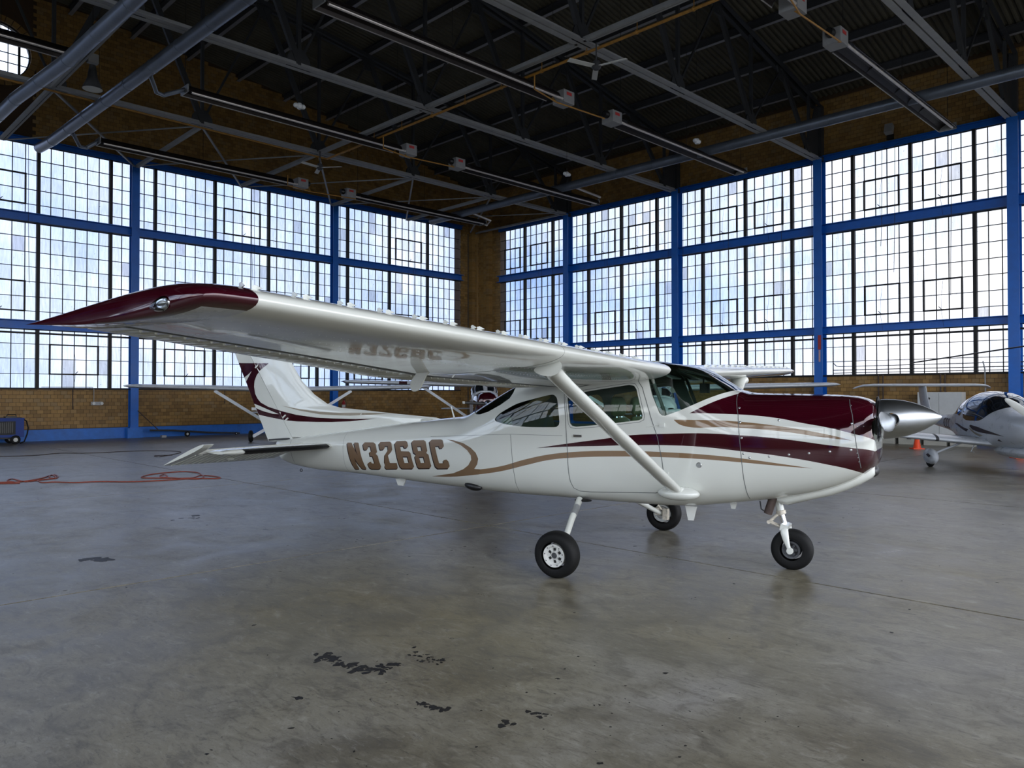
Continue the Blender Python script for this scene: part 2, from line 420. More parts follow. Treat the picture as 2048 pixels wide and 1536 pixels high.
# ---- brickwork
BH, BW, JT = .1275, .2, .009
def bricks(wall, name, side, u0, u1, z0, z1, zt=None, single=0, d=.03, body=None):
    """courses of bricks standing proud of a mortar bed; the `single` nearest ones become parts"""
    F = WL if side == 'L' else WR
    jb = MB(); n1 = 0; nrow = int(math.ceil((z1 - z0) / BH - 1e-6)); sh = {}
    for r in range(nrow):
        za = z0 + r * BH; zb = min(za + BH, z1) - JT
        off = (r % 2) * BW / 2; k0 = int(math.floor((u0 - off) / BW)); k1 = int(math.ceil((u1 - off) / BW))
        for k in range(k0, k1 + 1):
            a = max(off + k * BW, u0); b = min(off + (k + 1) * BW, u1) - JT
            if b - a < .03: continue
            if zt is not None and zb > zt((a + b) / 2) - .02: continue
            dd = d + random.uniform(-.003, .003)
            p, q = F(a, za, -.02), F(b, zb, dd)
            if single and a > single[0] and b < single[1] and n1 < 300: bpart('brick', 'brick_single', wall, p, q); n1 += 1
            else:
                v = [F(u, z, e) for u in (a, b) for z in (za, zb) for e in (0, dd)]
                jb.add(v, [(1, 5, 7, 3), (0, 1, 3, 2), (4, 6, 7, 5), (0, 4, 5, 1), (2, 3, 7, 6)])
    o = jb.build(name, 'brick', wall); o['kind'] = 'stuff'; return o
SILL_L, TOP_L, SILL_R, TOP_R = 1.76, 9.86, 2.21, 9.69
UL1, UR1 = 25.37, 27.81          # where the glazing ends at the corner
wl = struct(MB().box2(WL(XL, 0, .021), WL(XW + .4, SILL_L, -.4)).box2(WL(UL1, SILL_L, .021), WL(XW + .4, 11, -.4)).build('wall_left', 'mortar'))
g = MB(); xs = np.linspace(XL, XW + .4, 60)
top = [(float(x), roofz(float(x)) + .1) for x in xs]
# gable with a round window
CWX, CWZ, CWR = XC - .1, 12.75, .95
for a, b in zip(top[:-1], top[1:]):
    if b[0] < CWX - CWR - .05 or a[0] > CWX + CWR + .05:
        g.add([WL(a[0], TOP_L + .1, .021), WL(b[0], TOP_L + .1, .021), WL(b[0], b[1], .021), WL(a[0], a[1], .021)], [(0, 1, 2, 3)])
lo = max(x for x, _ in top if x < CWX - CWR - .05); hi_ = min(x for x, _ in top if x > CWX + CWR + .05)
lo = [x for x, _ in top if x < CWX - CWR - .05][-1]; hi_ = [x for x, _ in top if x > CWX + CWR + .05][0]
N = 32; ring = [(CWX + CWR * math.cos(2 * math.pi * k / N), CWZ + CWR * math.sin(2 * math.pi * k / N)) for k in range(N)]
def sq(t):
    c, s_ = math.cos(t), math.sin(t); m = max(abs(c), abs(s_)); x = c / m; z = s_ / m
    return (CWX + x * ((hi_ - CWX) if x > 0 else (CWX - lo)), CWZ + (z * (roofz(CWX) - CWZ + .1) if z > 0 else z * (CWZ - TOP_L - .1)))
outer = [sq(2 * math.pi * k / N) for k in range(N)]
for k in range(N):
    k2 = (k + 1) % N
    g.add([WL(*ring[k], .021), WL(*ring[k2], .021), WL(*outer[k2], .021), WL(*outer[k], .021)], [(0, 1, 2, 3)])
    g.add([WL(*ring[k], .021), WL(*ring[k2], .021), WL(*ring[k2], -.3), WL(*ring[k], -.3)], [(0, 1, 2, 3)])
g.box2(WL(XL, TOP_L + .1, -.25), WL(CWX - CWR - .1, 14.2, -.4)).box2(WL(CWX + CWR + .1, TOP_L + .1, -.25), WL(XW, 11.9, -.4))
g.build('gable', 'mortar', wl)
bricks(wl, 'brickwork', 'L', 4.5, UL1, .40, SILL_L, single=(5.6, 11.3))
bricks(wl, 'brickwork', 'L', UL1, XW, .0, 12., zt=roofz)
def gz(u):
    if abs(u - CWX) < CWR + .15: return 0
    return roofz(u)
bricks(wl, 'brickwork', 'L', 3.6, UL1, TOP_L + .22, 15.1, zt=gz)
# thicker brick surround of the round window
rr = MB()
for k in range(N):
    t0, t1 = 2 * math.pi * k / N, 2 * math.pi * (k + .9) / N
    rr.add([WL(CWX + r * math.cos(tt), CWZ + r * math.sin(tt), dd) for dd in (0, .05) for tt in (t0, t1) for r in (CWR, CWR + .2)],
           [(0, 1, 3, 2), (4, 6, 7, 5), (0, 4, 5, 1), (2, 3, 7, 6), (0, 2, 6, 4), (1, 5, 7, 3)])
rr.build('brick_surround', 'brick', wl)
wr = struct(MB().box2(WR(YN, 0, .021), WR(YW + .4, SILL_R, -.4)).box2(WR(UR1, SILL_R, .021), WR(YW + .4, 11, -.4))
            .box2(WR(YN, TOP_R + .1, .021), WR(YW + .4, 12.1, -.4)).build('wall_right', 'mortar'))
bricks(wr, 'brickwork', 'R', 2.0, UR1, .0, SILL_R, single=(5.9, 10.6))
bricks(wr, 'brickwork', 'R', UR1, YW, .0, 11.85)
bricks(wr, 'brickwork', 'R', 3.0, UR1, TOP_R + .22, 11.85)
# corner piers and the reveals of the windows
for F, u, nm, w in ((WL, UL1, 'trim_1', wl), (WR, UR1, 'trim_2', wr)):
    pr = MB()
    nz_ = int(11.6 / BH)
    for r in range(nz_):
        za = r * BH
        for (a, b, d0, d1) in ((u + .55, XW - .02 if F is WL else YW - .02, .03, .30 + (r % 2) * .003),):
            k = a + (r % 2) * .1
            pr.box2(F(a, za, d0), F(min(k + .1 if r % 2 else a + .2, b) - JT, za + BH - JT, d1))
            kk = min(k + .1 if r % 2 else a + .2, b)
            while kk < b - .03:
                pr.box2(F(kk, za, d0), F(min(kk + .2, b) - JT, za + BH - JT, d1)); kk += .2
    o = pr.build('brick_pier', 'brick', w); o['kind'] = 'stuff'
# unseen walls behind the camera; far one's glazing shaped for light, near one open
def WF(u, z, d): return (XL + d, u, z)
wf = struct(MB().box2(WF(YN, 0, .021), WF(YW + .4, 2.2, -.4)).box2(WF(YN, 9.7, .021), WF(YW + .4, 12.1, -.4)).build('wall_far', 'far_side'))
wn_ = struct(MB().box2((XL, YN - .4, 0), (XL + 1.5, YN, 12)).box2((XW - 1.5, YN - .4, 0), (XW + .4, YN, 12)).box2((XL, YN - .4, 8.8), (XW, YN, 15)).build('wall_near', 'far_side'))

# ---- roof deck, purlins
ce = MB(); ys = []; y = YN - .4; k = 0
prof_y = []
while y < YW + .4:
    prof_y += [(y, 0), (y + .05, 0), (y + .09, .05), (y + .14, .05), (y + .18, 0)]; y += .18
rx = list(np.linspace(XL - .3, XW + .5, 46))
vs = []; n = len(prof_y)
for x in rx: vs += [(float(x), yy, roofz(float(x)) + h) for yy, h in prof_y]
ce.add(vs, [(i * n + k, i * n + k + 1, (i + 1) * n + k + 1, (i + 1) * n + k) for i in range(len(rx) - 1) for k in range(n - 1)])
ceil_ = struct(ce.build('ceiling', 'deck'))
ov = MB(); ov.add([(float(x), yy, roofz(float(x)) + .25) for x in rx for yy in (YN - .5, YW + .5)], [(2 * i, 2 * i + 1, 2 * i + 3, 2 * i + 2) for i in range(len(rx) - 1)])
ov.build('roof_felt', 'deck', ceil_)
MB().box2((XL - .6, YN - .5, 11.2), (XL - .3, YW + .5, 12.2)).box2((XW + .3, YN - .5, 11.2), (XW + .6, YW + .5, 12.2)).build('eaves', 'deck', ceil_)
px = XC - 20
while px < XW:
    z = roofz(px) - .02
    I = [(-.07, -.26), (.07, -.26), (.07, -.245), (.01, -.245), (.01, -.015), (.07, -.015), (.07, 0), (-.07, 0), (-.07, -.015), (-.01, -.015), (-.01, -.245), (-.07, -.245)]
    MB().prof((px, YN, z), (px, YW, z), [(-a, b) for a, b in I]).build('purlin', 'purlin_paint', ceil_)
    MB().box2((px - .065, YN, z - .268), (px + .065, YW, z - .262)).build('purlin_flange', 'purlin_flange', ceil_)
    px += 2.0

# ---- windows
PW = .018
wn_no = [0]
def window(side, z_rows, thick, secs, vents, single=True, gm='pane_glass'):
    """z_rows high to low; secs: (u0,u1,panes); vents: list of (section index, first pane, last pane, row a, row b)"""
    F = {'L': WL, 'R': WR, 'F': WF}[side]
    wn_no[0] += 1
    u0, u1 = secs[0][0], secs[-1][1]; zt, zb = z_rows[0], z_rows[-1]
    fr = MB()
    fr.box2(F(u0, zb - .02, -.03), F(u1, zb + .02, .03)).box2(F(u0, zt - .02, -.03), F(u1, zt + .02, .03))
    w = struct(fr.build('window_%d' % wn_no[0], 'muntin'))
    cuts = []; pan = MB()
    for (a, b, n) in secs:
        cs = [a + (b - a) * i / n for i in range(n + 1)]
        cuts.append(cs)
        for i in range(n):
            for za, zb_ in zip(z_rows[:-1], z_rows[1:]):
                p, q = F(cs[i] + .008, za - .008, -.002), F(cs[i + 1] - .008, zb_ + .008, .002)
                if single: bpart('pane', 'pane_glass', w, p, q)
                else: pan.box2(p, q)
        for c in cs[1:-1]: bpart('glazing_bar', 'muntin', w, F(c - .011, z_rows[-1], -.02), F(c + .011, zt, .02))
    if not single: pan.build('panes', gm, w)['kind'] = 'stuff'
    for i, z in enumerate(z_rows[1:-1], 1):
        h = .03 if z == thick else .010
        bpart('glazing_bar', 'muntin', w, F(u0, z - h, -.022), F(u1, z + h, .022 if z != thick else .06))
    for (a, b, n) in secs[1:]:
        if getattr(window, 'nomul', None) and any(abs(a - q) < .01 for q in window.nomul): continue
        bpart('mullion', 'mullion', w, F(a - .05, z_rows[-1], -.05), F(a + .05, zt, .09))
    for (si, i0, i1, ra, rb) in vents:
        c = cuts[si]; a, b = c[i0], c[i1]; za, zb_ = z_rows[ra], z_rows[rb]
        f = MB()
        for p, q in (((a - .02, za - .022), (b + .02, za + .022)), ((a - .02, zb_ - .022), (b + .02, zb_ + .022)), ((a - .022, zb_), (a + .022, za)), ((b - .022, zb_), (b + .022, za))):
            f.box2(F(p[0], p[1], -.03), F(q[0], q[1], .05))
        vf = f.build('vent_frame', 'muntin', w)
        m = (a + b) / 2
        h = MB().box2(F(m - .05, zb_ - .03, .05), F(m + .02, zb_ + .02, .10)); h.tube([F(m, zb_, .09), F(m + .09, zb_ + .10, .10)], .012, 5)
        h.build('latch', 'muntin', vf)
        MB().tube([F(m - .03, za - .05, .07), F(m + .01, (za + zb_) / 2, .09), F(m + .02, zb_, .1), F(m - .02, zb_ - .35, .09), F(m - .05, zb_ - .62, .08)], .004, 4).build('pull_chain', 'wire', vf)
    return w
LT = [9.86, 9.35, 8.86, 8.36, 7.87, 7.55]; LM = [7.25, 6.78, 6.28, 5.79, 5.30, 4.80, 4.32, 4.0]; LB = [3.71, 3.59, 3.23, 2.74, 2.24, 1.76]
RT = [9.69, 9.21, 8.73, 8.24, 7.76, 7.46]; RM = [7.13, 6.67, 6.17, 5.67, 5.18, 4.69, 4.21, 3.89]; RB = [3.64, 3.49, 3.18, 2.68, 2.21]
colL = [9.79 + 8.24 * k for k in (-3, -2, -1, 0, 1)]; colR = [5.70 + 5.82 * k for k in (-2, -1, 0, 1, 2, 3)]
def secL(c0):
    m = [c0 + .76, c0 + 3.0, c0 + 5.24, c0 + 7.48]
    return [(c0, m[0], 2), (m[0], m[1], 6), (m[1], m[2], 6), (m[2], m[3], 6), (m[3], c0 + 8.24, 2)]
for ci, c0 in enumerate(colL):
    sc = secL(c0) if ci < 4 else [(c0, c0 + .75, 2), (c0 + .75, c0 + 3.0, 6), (c0 + 3.0, c0 + 5.24, 6), (c0 + 5.24, UL1, 6)]
    sg = ci >= 2
    window('L', LT, None, sc, [(2, 1, 5, 2, 4)] if sg else [], sg)
    window('L', LM, None, sc, [(2, 1, 5, 4, 6)] if sg else [], sg)
    window('L', LB, 3.59, sc, ([(1, 1, 5, 2, 4)] + ([(3, 1, 5, 2, 4)] if ci < 4 else [])) if sg else [], sg)
for ci, c0 in enumerate(colR):
    if ci < 5: sc = [(c0, c0 + 1.08, 3), (c0 + 1.08, c0 + 2.91, 5), (c0 + 2.91, c0 + 4.74, 5), (c0 + 4.74, c0 + 5.82, 3)]
    else: sc = [(c0, c0 + 1.08, 3), (c0 + 1.08, c0 + 2.91, 5), (c0 + 2.91, UR1, 5)]
    sg = ci >= 1
    window('R', RT, None, sc, [(1, 1, 4, 2, 4), (2, 1, 4, 2, 4)] if sg else [], sg)
    window('R', RM, None, sc, [(1, 1, 4, 4, 6), (2, 1, 4, 4, 6)] if sg else [], sg)
    window('R', RB, 3.49, sc, [], sg)
for ci, c0 in enumerate(colR):
    sc = [(c0, c0 + 1.08, 1), (c0 + 1.08, c0 + 2.91, 3), (c0 + 2.91, c0 + 4.74, 3), (c0 + 4.74, c0 + 5.82, 1)]
    for zr in ([9.69, 8.7, 7.46], [7.13, 6.0, 5.0, 3.89], [3.64, 2.9, 2.21]): window('F', zr, None, sc, [], False, 'clear_pane')  # clear glass added in the unseen far wall to brighten the airplane's side
# round gable window
wn_no[0] += 1
w = struct(MB().lathe([(CWR - .04, -.05), (CWR + .01, -.05), (CWR + .01, .05), (CWR - .04, .05)], WL(CWX, CWZ, -.1), (0, 1, 0), 40, True).build('window_%d' % wn_no[0], 'muntin'))
for i in range(-3, 3):
    for j in range(-3, 3):
        q = [(CWX + max(-1, min(1, a / 3)) * CWR, CWZ + max(-1, min(1, b / 3)) * CWR) for a, b in ((i, j), (i + 1, j), (i + 1, j + 1), (i, j + 1))]
        q = [(CWX + (x - CWX) * min(1, (CWR - .02) / max(1e-6, math.hypot(x - CWX, z - CWZ))), CWZ + (z - CWZ) * min(1, (CWR - .02) / max(1e-6, math.hypot(x - CWX, z - CWZ)))) for x, z in q]
        MB().add([WL(*p, -.1) for p in q], [(0, 1, 2, 3)]).build('pane', 'pane_glass', w)
for i in (-2, -1, 0, 1, 2):
    h = math.sqrt(CWR ** 2 - (CWR * i / 3) ** 2); wd = .035 if i == 2 else .011
    bpart('glazing_bar', 'muntin', w, WL(CWX + CWR * i / 3 - wd, CWZ - h, -.12), WL(CWX + CWR * i / 3 + wd, CWZ + h, -.07))
    bpart('glazing_bar', 'muntin', w, WL(CWX - h, CWZ + CWR * i / 3 - .011, -.12), WL(CWX + h, CWZ + CWR * i / 3 + .011, -.08))

# ---- blue steelwork of the walls
tn = [2]
def trim(mb, mat='blue_paint', parent=None, smooth=False):
    tn[0] += 1; return struct(mb.build('trim_%d' % tn[0], mat))
for (F, u0, u1, zt, bands) in ((WF, YN, YW, TOP_R, ((7.46, 7.14), (3.89, 3.64))), (WL, XL, UL1 + .06, TOP_L, ((7.55, 7.26), (4.0, 3.71))), (WR, YN, UR1 + .06, TOP_R, ((7.46, 7.14), (3.89, 3.64)))):
    trim(MB().box2(F(u0, zt, -.1), F(u1, zt + .17, .09)).box2(F(u0, zt + .15, -.1), F(u1, zt + .18, .2)))
    for a, b in bands:
        trim(MB().box2(F(u0, a - .02, .03), F(u1, a, .24)).box2(F(u0, b, .03), F(u1, b + .02, .24)).box2(F(u0, b, .02), F(u1, a, .05)))
    s0 = SILL_L if F is WL else SILL_R
    trim(MB().box2(F(u0, s0 - .04, -.06), F(u1 - .06, s0, .10)), 'mullion')
for F, cs, zt in ((WL, colL, TOP_L + .1), (WR, colR, TOP_R + .1), (WF, colR, TOP_R + .1)):
    for c in cs:
        hw_, dp = (.135, .26) if F is WL else (.15, .36)
        m = MB().box2(F(c - hw_, .32, dp), F(c + hw_, zt, dp + .022)).box2(F(c - hw_, .32, .03), F(c + hw_, zt, .055)).box2(F(c - .014, .32, .05), F(c + .014, zt, dp + .01))
        tr_ = trim(m)
        MB().box2(F(c - hw_ - .12, 0, .0), F(c + hw_ + .12, .36, dp + .1)).build('plinth', 'blue_paint_chipped', tr_)
        MB().box2(F(c - hw_ - .03, .36, .02), F(c + hw_ + .03, .39, dp + .05)).build('base_plate', 'blue_paint', tr_)
bl = struct(MB().box2(WL(XL, 0, .0), WL(UL1, .38, .07)).build('baseboard_left', 'blue_paint_chipped'))
br_ = struct(MB().box2(WR(YN, 0, .0), WR(UR1, .34, .06)).build('baseboard_right', 'blue_paint_chipped'))

# ---- roof trusses
def truss(y, lab):
    T = thing('roof_truss', lab, 'truss', (XC, y, 0), group=None)
    T.location = (0, 0, 0)
    nodes = [XC + 4.0 * k for k in range(-5, 6)]
    zb = 9.78
    ch = lambda s: [(s * .02, -.07), (s * .17, -.07), (s * .17, -.055), (s * .035, -.055), (s * .035, .07), (s * .02, .07)]
    x0, x1 = XL + .1, XW - .3
    m = MB()
    for s_ in (-1, 1): m.prof((x0, y, zb), (x1, y, zb), ch(s_) if s_ > 0 else ch(s_)[::-1])
    m.build('bottom_chord', 'truss_paint', T)
    tx = [x0 - 0, *[XC + 2.0 * k for k in range(-10, 11)], x1]
    for s_ in (-1, 1):
        m = MB()
        for a, b in zip(tx[:-1], tx[1:]): m.beam((a, y + s_ * .07, roofz(a) - .37), (b, y + s_ * .07, roofz(b) - .37), .02, .17); m.beam((a, y + s_ * .12, roofz(a) - .46), (b, y + s_ * .12, roofz(b) - .46), .12, .015)
        m.build('top_chord', 'truss_dark', T)
    tops = [XC + 4.0 * k + 2 for k in range(-6, 6)]
    for xn in nodes:
        if x0 < xn < x1:
            MB().beam((xn, y, zb), (xn, y, roofz(xn) - .4), .09, .09).build('web_vertical', 'truss_dark', T)
            for s_ in (-1, 1): MB().prism([(xn - .34, zb - .07), (xn + .34, zb - .07), (xn + .30, zb + .2), (xn + .14, zb + .42), (xn - .14, zb + .42), (xn - .30, zb + .2)], y + s_ * .018 - .004, y + s_ * .018 + .004).build('gusset', 'truss_dark', T)
    for xt in tops:
        if not (x0 < xt < x1): continue
        for xn in (xt - 2, xt + 2):
            if xn < x0 or xn > x1: continue
            big_ = (xn > XC) == (xt > xn)
            MB().beam((xn, y, zb + .05), (xt, y, roofz(xt) - .45), .05 if big_ else .10, .06 if big_ else .16).build('web_diagonal', 'truss_dark', T)
        xm = xt
        MB().prism([(xt - .3, roofz(xt) - .44), (xt + .3, roofz(xt) - .44), (xt + .12, roofz(xt) - .85), (xt - .12, roofz(xt) - .85)], y - .02, y + .02).build('gusset', 'truss_dark', T)
    # heel over the blue column
    MB().prism([(x1 - .9, zb + .07), (x1 + .3, zb + .07), (x1 + .3, roofz(x1) - .45), (x1 - .2, roofz(x1) - .45)], y - .012, y + .012).build('heel_plate', 'truss_dark', T)
    MB().box2((x1 + .02, y - .13, zb - .1), (x1 + .24, y + .13, roofz(x1) - .4)).build('column_stub', 'truss_dark', T)
    return T
truss(23.2, 'farthest roof truss, one bay in front of the left gable wall')
truss(17.4, 'second roof truss from the left wall, gas pipe crossing its middle')
truss(11.54, 'third roof truss, the one with the large ceiling fan at a node')
truss(5.73, 'nearest roof truss, upper right of the photo, pale wide chord')
truss(-.1, 'roof truss overhead beyond the frame, nearest to the doorway')

# ---- struts along the hall and the wind bracing of the last bay
WB = thing('wind_bracing', 'pale crossing bars between the last truss and the left gable wall', 'brace')
def steel(name, a, b, w, h, mat, *_): return MB().beam(a, b, w, h).build(name, mat, WB)
ZS = 9.72
for xn, nm in ((XC, 'left'), (13.7, 'right')):
    t_ = thing('longitudinal_strut', ('pale steel strut running overhead beside the left duct' if nm == 'left' else 'steel strut overhead carrying the yellow gas pipe along its side'), 'beam')
    for a, b in ((-.1, 5.73), (5.73, 11.54), (11.54, 17.4), (17.4, 23.2), (23.2, 29.1)):
        MB().beam((xn - .05, a + .1, ZS + .04), (xn - .05, b - .1, ZS + .04), .08, .10).beam((xn + .05, a + .1, ZS + .04), (xn + .05, b - .1, ZS + .04), .06, .08).build('segment', 'truss_paint', t_)
nodes = [XC + 4.0 * k for k in range(0, 6)]
where = ['far left by the round window', 'left of the pendant heaters', 'middle by the yellow pipe', 'right of the middle', 'near the right duct', 'in the corner']
for i, xn in enumerate(nodes):
    if i in (1, 3, 4): steel('gable_strut', (xn, 23.2, ZS), (xn + .1, YW - .42, ZS), .11, .11, 'truss_paint', 'pale wall strut of the last bay, ' + {1: 'left one, above the first blue column in view', 3: 'middle one, above the second blue column', 4: 'right one, crossed by the corner duct'}[i], 'brace')
    for dlt in (-1, 1):
        if not 0 <= i + dlt < 6: continue
        if dlt == 1: steel('cross_brace', (xn, 23.2, ZS - .03), (nodes[i + dlt], YW - .42, ZS - .03), .06, .05, 'galvanised', 'thin pale cross brace under the roof by the left gable wall', 'brace', 'wind bracing of the last bay')
        else: steel('cross_brace', (xn, 23.2, ZS - .01), (nodes[i + dlt], YW - .42, ZS - .01), .035, .035, 'galvanised', 'thin pale cross brace under the roof by the left gable wall', 'brace', 'wind bracing of the last bay')
steel('corner_strut', (XW - .6, 23.2, ZS), (XW - .6, YW - .4, ZS), .08, .08, 'galvanised', 'pale strut above the corner window of the right wall', 'brace')

# ---- yellow gas pipe
gp = thing('gas_pipe', 'long yellow gas pipe hung along the middle roof strut', 'pipe')
MB().tube([(13.95, -1, ZS - .12), (13.95, 23.1, ZS - .12)], .035, 8).build('main_pipe', 'gas_yellow', gp)
MB().tube([(13.9, 23.1, ZS - .12), (4, 22.95, ZS - .14), (-6, 22.95, ZS - .14)], .03, 8).build('branch_pipe', 'gas_yellow', gp)
for y_ in np.arange(0, 23, 1.45): MB().lathe([(.045, -.03), (.055, 0), (.045, .03)], (13.95, float(y_), ZS - .12), (0, 1, 0), 8, True).tube([(13.95, float(y_), ZS - .1), (13.95, float(y_), ZS + .12)], .012, 5).build('hanger', 'gas_yellow', gp)
ROWS = [26.2, 20.2, 13.7, 7.1]; ZH = 9.5
for y_ in ROWS:
    MB().tube([(13.95, y_ - .4, ZS - .12), (13.95, y_ - .4, ZS - .5), (15.0, y_ - .2, ZS - .5), (15.05, y_, ZS - .3)], .02, 6).tube([(15.0, y_ - .2, ZS - .5), (17.0, y_ - .2, ZS - .42), (17.05, y_, ZS - .3)], .02, 6).build('drop_pipe', 'gas_yellow', gp)

# ---- radiant tube heaters
def heater(y, x0, x1, lab, zt=ZH):
    """burner box at x0, reflector running to x1"""
    T = thing('radiant_heater', lab, 'heater', (x0, y, zt)); s_ = 1 if x1 > x0 else -1; L = abs(x1 - x0)
    a, b = s_ * .42, s_ * L
    hood = MB(); pts = [(-.24, -.10), (-.20, -.02), (-.10, .07), (0, .09), (.10, .07), (.20, -.02), (.24, -.10)]
    n = len(pts); vs = [(xx, p[0], p[1]) for xx in (a, b) for p in pts] + [(xx, p[0] * 1.03, p[1] + .012) for xx in (a, b) for p in pts]
    fs = [(k, k + 1, n + k + 1, n + k) for k in range(n - 1)] + [(2 * n + k, 3 * n + k, 3 * n + k + 1, 2 * n + k + 1) for k in range(n - 1)] + [(0, n, 3 * n, 2 * n), (n - 1, 3 * n - 1, 4 * n - 1, 2 * n - 1)]
    hood.add(vs, fs).build('reflector', 'heater_metal', T)
    MB().tube([(s_ * .2, -.15, -.09), (b - s_ * .1, -.15, -.09)], .036, 10).build('emitter_tube', 'heater_tube', T)
    MB().beam((a, .243, -.10), (b, .243, -.10), .016, .02).build('hood_rim', 'heater_rim', T)
    bx = MB().box((0, 0, 0), (.42, .40, .34)); o = bx.build('burner_box', 'burner_grey', T)
    for sy in (-1, 1): MB().box((0, sy * .203, .08), (.2, .006, .08)).build('sticker', 'sticker_red', o)
    MB().lathe([(0, -.1), (.09, -.1), (.11, 0), (.09, .1), (0, .1)], (-s_ * .26, 0, .05), (1, 0, 0), 12).build('blower', 'black_plastic', o)
    nh = int(L / 1.7)
    for i in range(nh + 1):
        xx = a + (b - a) * i / nh
        MB().tube([(xx, -.25, -.1), (xx, -.2, -.01), (xx, 0, .105), (xx, .2, -.01), (xx, .25, -.1)], .014, 5).build('hanger_strap', 'dark_steel', T)
        if i % 2 == 0: MB().tube([(xx, 0, .1), (xx, 0, min(roofz(x0 + xx) - zt - .2, 5))], .007, 4).build('hanger_chain', 'wire', T)
    MB().box((b + s_ * .02, 0, -.02), (.03, .46, .2)).build('end_plate', 'galvanised', T)
    return T
nm = ['row by the left wall', 'second row from the left wall', 'third row, overhead', 'nearest row at the upper right']
spec = [(26.2, 14.7, 7.7, 'radiant tube heater in the row by the left wall, its left half'), (26.2, 16.8, 24.0, 'radiant tube heater ending in the corner by the left wall'),
        (20.2, 15.2, 8.0, 'radiant tube heater, left half of the second row from the left wall'), (20.2, 17.3, 24.8, 'radiant tube heater, right half of the second row from the left wall'),
        (13.7, 15.5, 8.1, 'long dark radiant heater crossing the top middle of the photo'), (13.7, 17.6, 25.0, 'radiant tube heater whose box hangs right of the ceiling fan'),
        (7.1, 15.1, 8.0, 'radiant heater whose box hangs at the very top edge, right'), (7.1, 17.2, 25.2, 'radiant tube heater nearest the right wall, upper right')]
for y_, a, b, lb in spec: heater(y_, a, b, lb)
for y_, lb in ((20.2, 'radiant heater hanging left of the left duct, round window behind'),): heater(y_ + .9, -3.0, 5.75, lb, 9.98)

# ---- ducts
def duct(pts, r, lab):
    T = thing('exhaust_duct', lab, 'duct')
    P = [Vector(p) for p in pts]
    for a, b in zip(P[:-1], P[1:]):
        L = (b - a).length; n = max(1, int(L / 1.5))
        for i in range(n):
            q0 = a.lerp(b, i / n); q1 = a.lerp(b, (i + 1) / n); d = (q1 - q0).normalized()
            m = MB().tube([q0, q1], r, 20); m.tube([q1 - d * .03, q1], r + .008, 20)
            m.build('duct_section', 'duct_metal', T, smooth=True)
    return T
duct([(6.6, 28.5, 9.55), (6.62, 27.0, 9.45), (6.95, 14.5, 9.45), (7.1, 6, 9.45), (7.1, -2, 9.45)], .155, 'round pale metal duct running overhead, right one of the two upper left')
duct([(4.8, 28.8, 9.4), (4.94, 23.76, 9.4), (5.24, 20.1, 9.4), (5.36, 16.3, 9.4), (5.5, 4, 9.4)], .16, 'round pale metal duct running overhead, left one of the two upper left')
duct([(22.5, 28.1, 9.62), (22.5, -3, 9.62)], .16, 'long grey duct along the right side under the trusses')
for (y_, xa, xb, lb) in ((26.2, 6.75, 7.7, 'row by the left wall'), (20.2, 6.85, 8.0, 'second row')):
    tag(MB().tube([(xa + .05, y_ - .6, 9.4), (xa + .35, y_ - .2, 9.15), (xa + .6, y_, 9.2), (xb, y_, ZH)], .055, 10).build('flue_elbow', 'duct_metal', None, True), 'bent metal flue from heater to left duct, ' + lb, 'pipe')
tag(MB().tube([(24.0, 26.2, 9.45), (24.25, 26.2, 9.4), (24.3, 26.0, 9.6), (22.6, 25.6, 9.66)], .05, 10).build('flue_elbow', 'heater_tube', None, True), 'bent pale flue in the corner joining heater and right duct', 'pipe')
tag(MB().tube([(24.8, 20.2, 9.5), (24.9, 20.0, 9.7), (22.6, 19.6, 9.66)], .05, 10).build('flue_elbow', 'heater_tube', None, True), 'flue joining the second heater row to the right duct', 'pipe')

# ---- pendant lamp, fans, detectors, wires
L = thing('pendant_lamp', 'dark bell pendant lamp hanging left, between the two ducts', 'lamp', (5.96, 20.8, 9.1))
MB().lathe([(.0, .62), (.07, .6), (.10, .42), (.12, .28), (.23, .02), (.24, 0), (.23, .01), (.11, .26), (.0, .3)], (0, 0, 0), (0, 0, 1), 28).build('lamp_shade', 'dark_steel', L, True)
MB().lathe([(0, .012), (.225, .012), (.225, .004), (0, 0)], (0, 0, 0), (0, 0, 1), 28).build('lens', 'white_matt', L, True)
MB().box((0, 0, .76), (.24, .16, .22)).build('ballast_box', 'burner_grey', L); MB().tube([(0, 0, .88), (0, 0, 6.1)], .012, 6).build('hanging_rod', 'wire', L)
def fan(x, y, z, r, lab, a0=.3):
    T = thing('ceiling_fan', lab, 'fan', (x, y, z))
    MB().lathe([(0, .12), (.07, .12), (.11, .05), (.11, -.03), (.06, -.08), (0, -.08)], (0, 0, 0), (0, 0, 1), 16).build('motor', 'dark_steel', T, True)
    MB().tube([(0, 0, .1), (0, 0, .55)], .018, 6).build('down_rod', 'dark_steel', T)
    for k in range(3):
        t_ = a0 + k * 2 * math.pi / 3; c, s_ = math.cos(t_), math.sin(t_)
        M = Matrix.Rotation(t_, 3, 'Z') @ Matrix.Rotation(R(12), 3, 'X')
        MB().box(Vector((c * r * .55, s_ * r * .55, 0)), (r * .9, .13, .012), M).build('blade', 'white_matt', T)
fan(13.75, 11.15, 9.08, .75, 'white three-bladed ceiling fan below a truss node, top middle', .75)
fan(13.5, 22.8, 9.15, .75, 'small far ceiling fan under the truss by the left wall', 1.2)
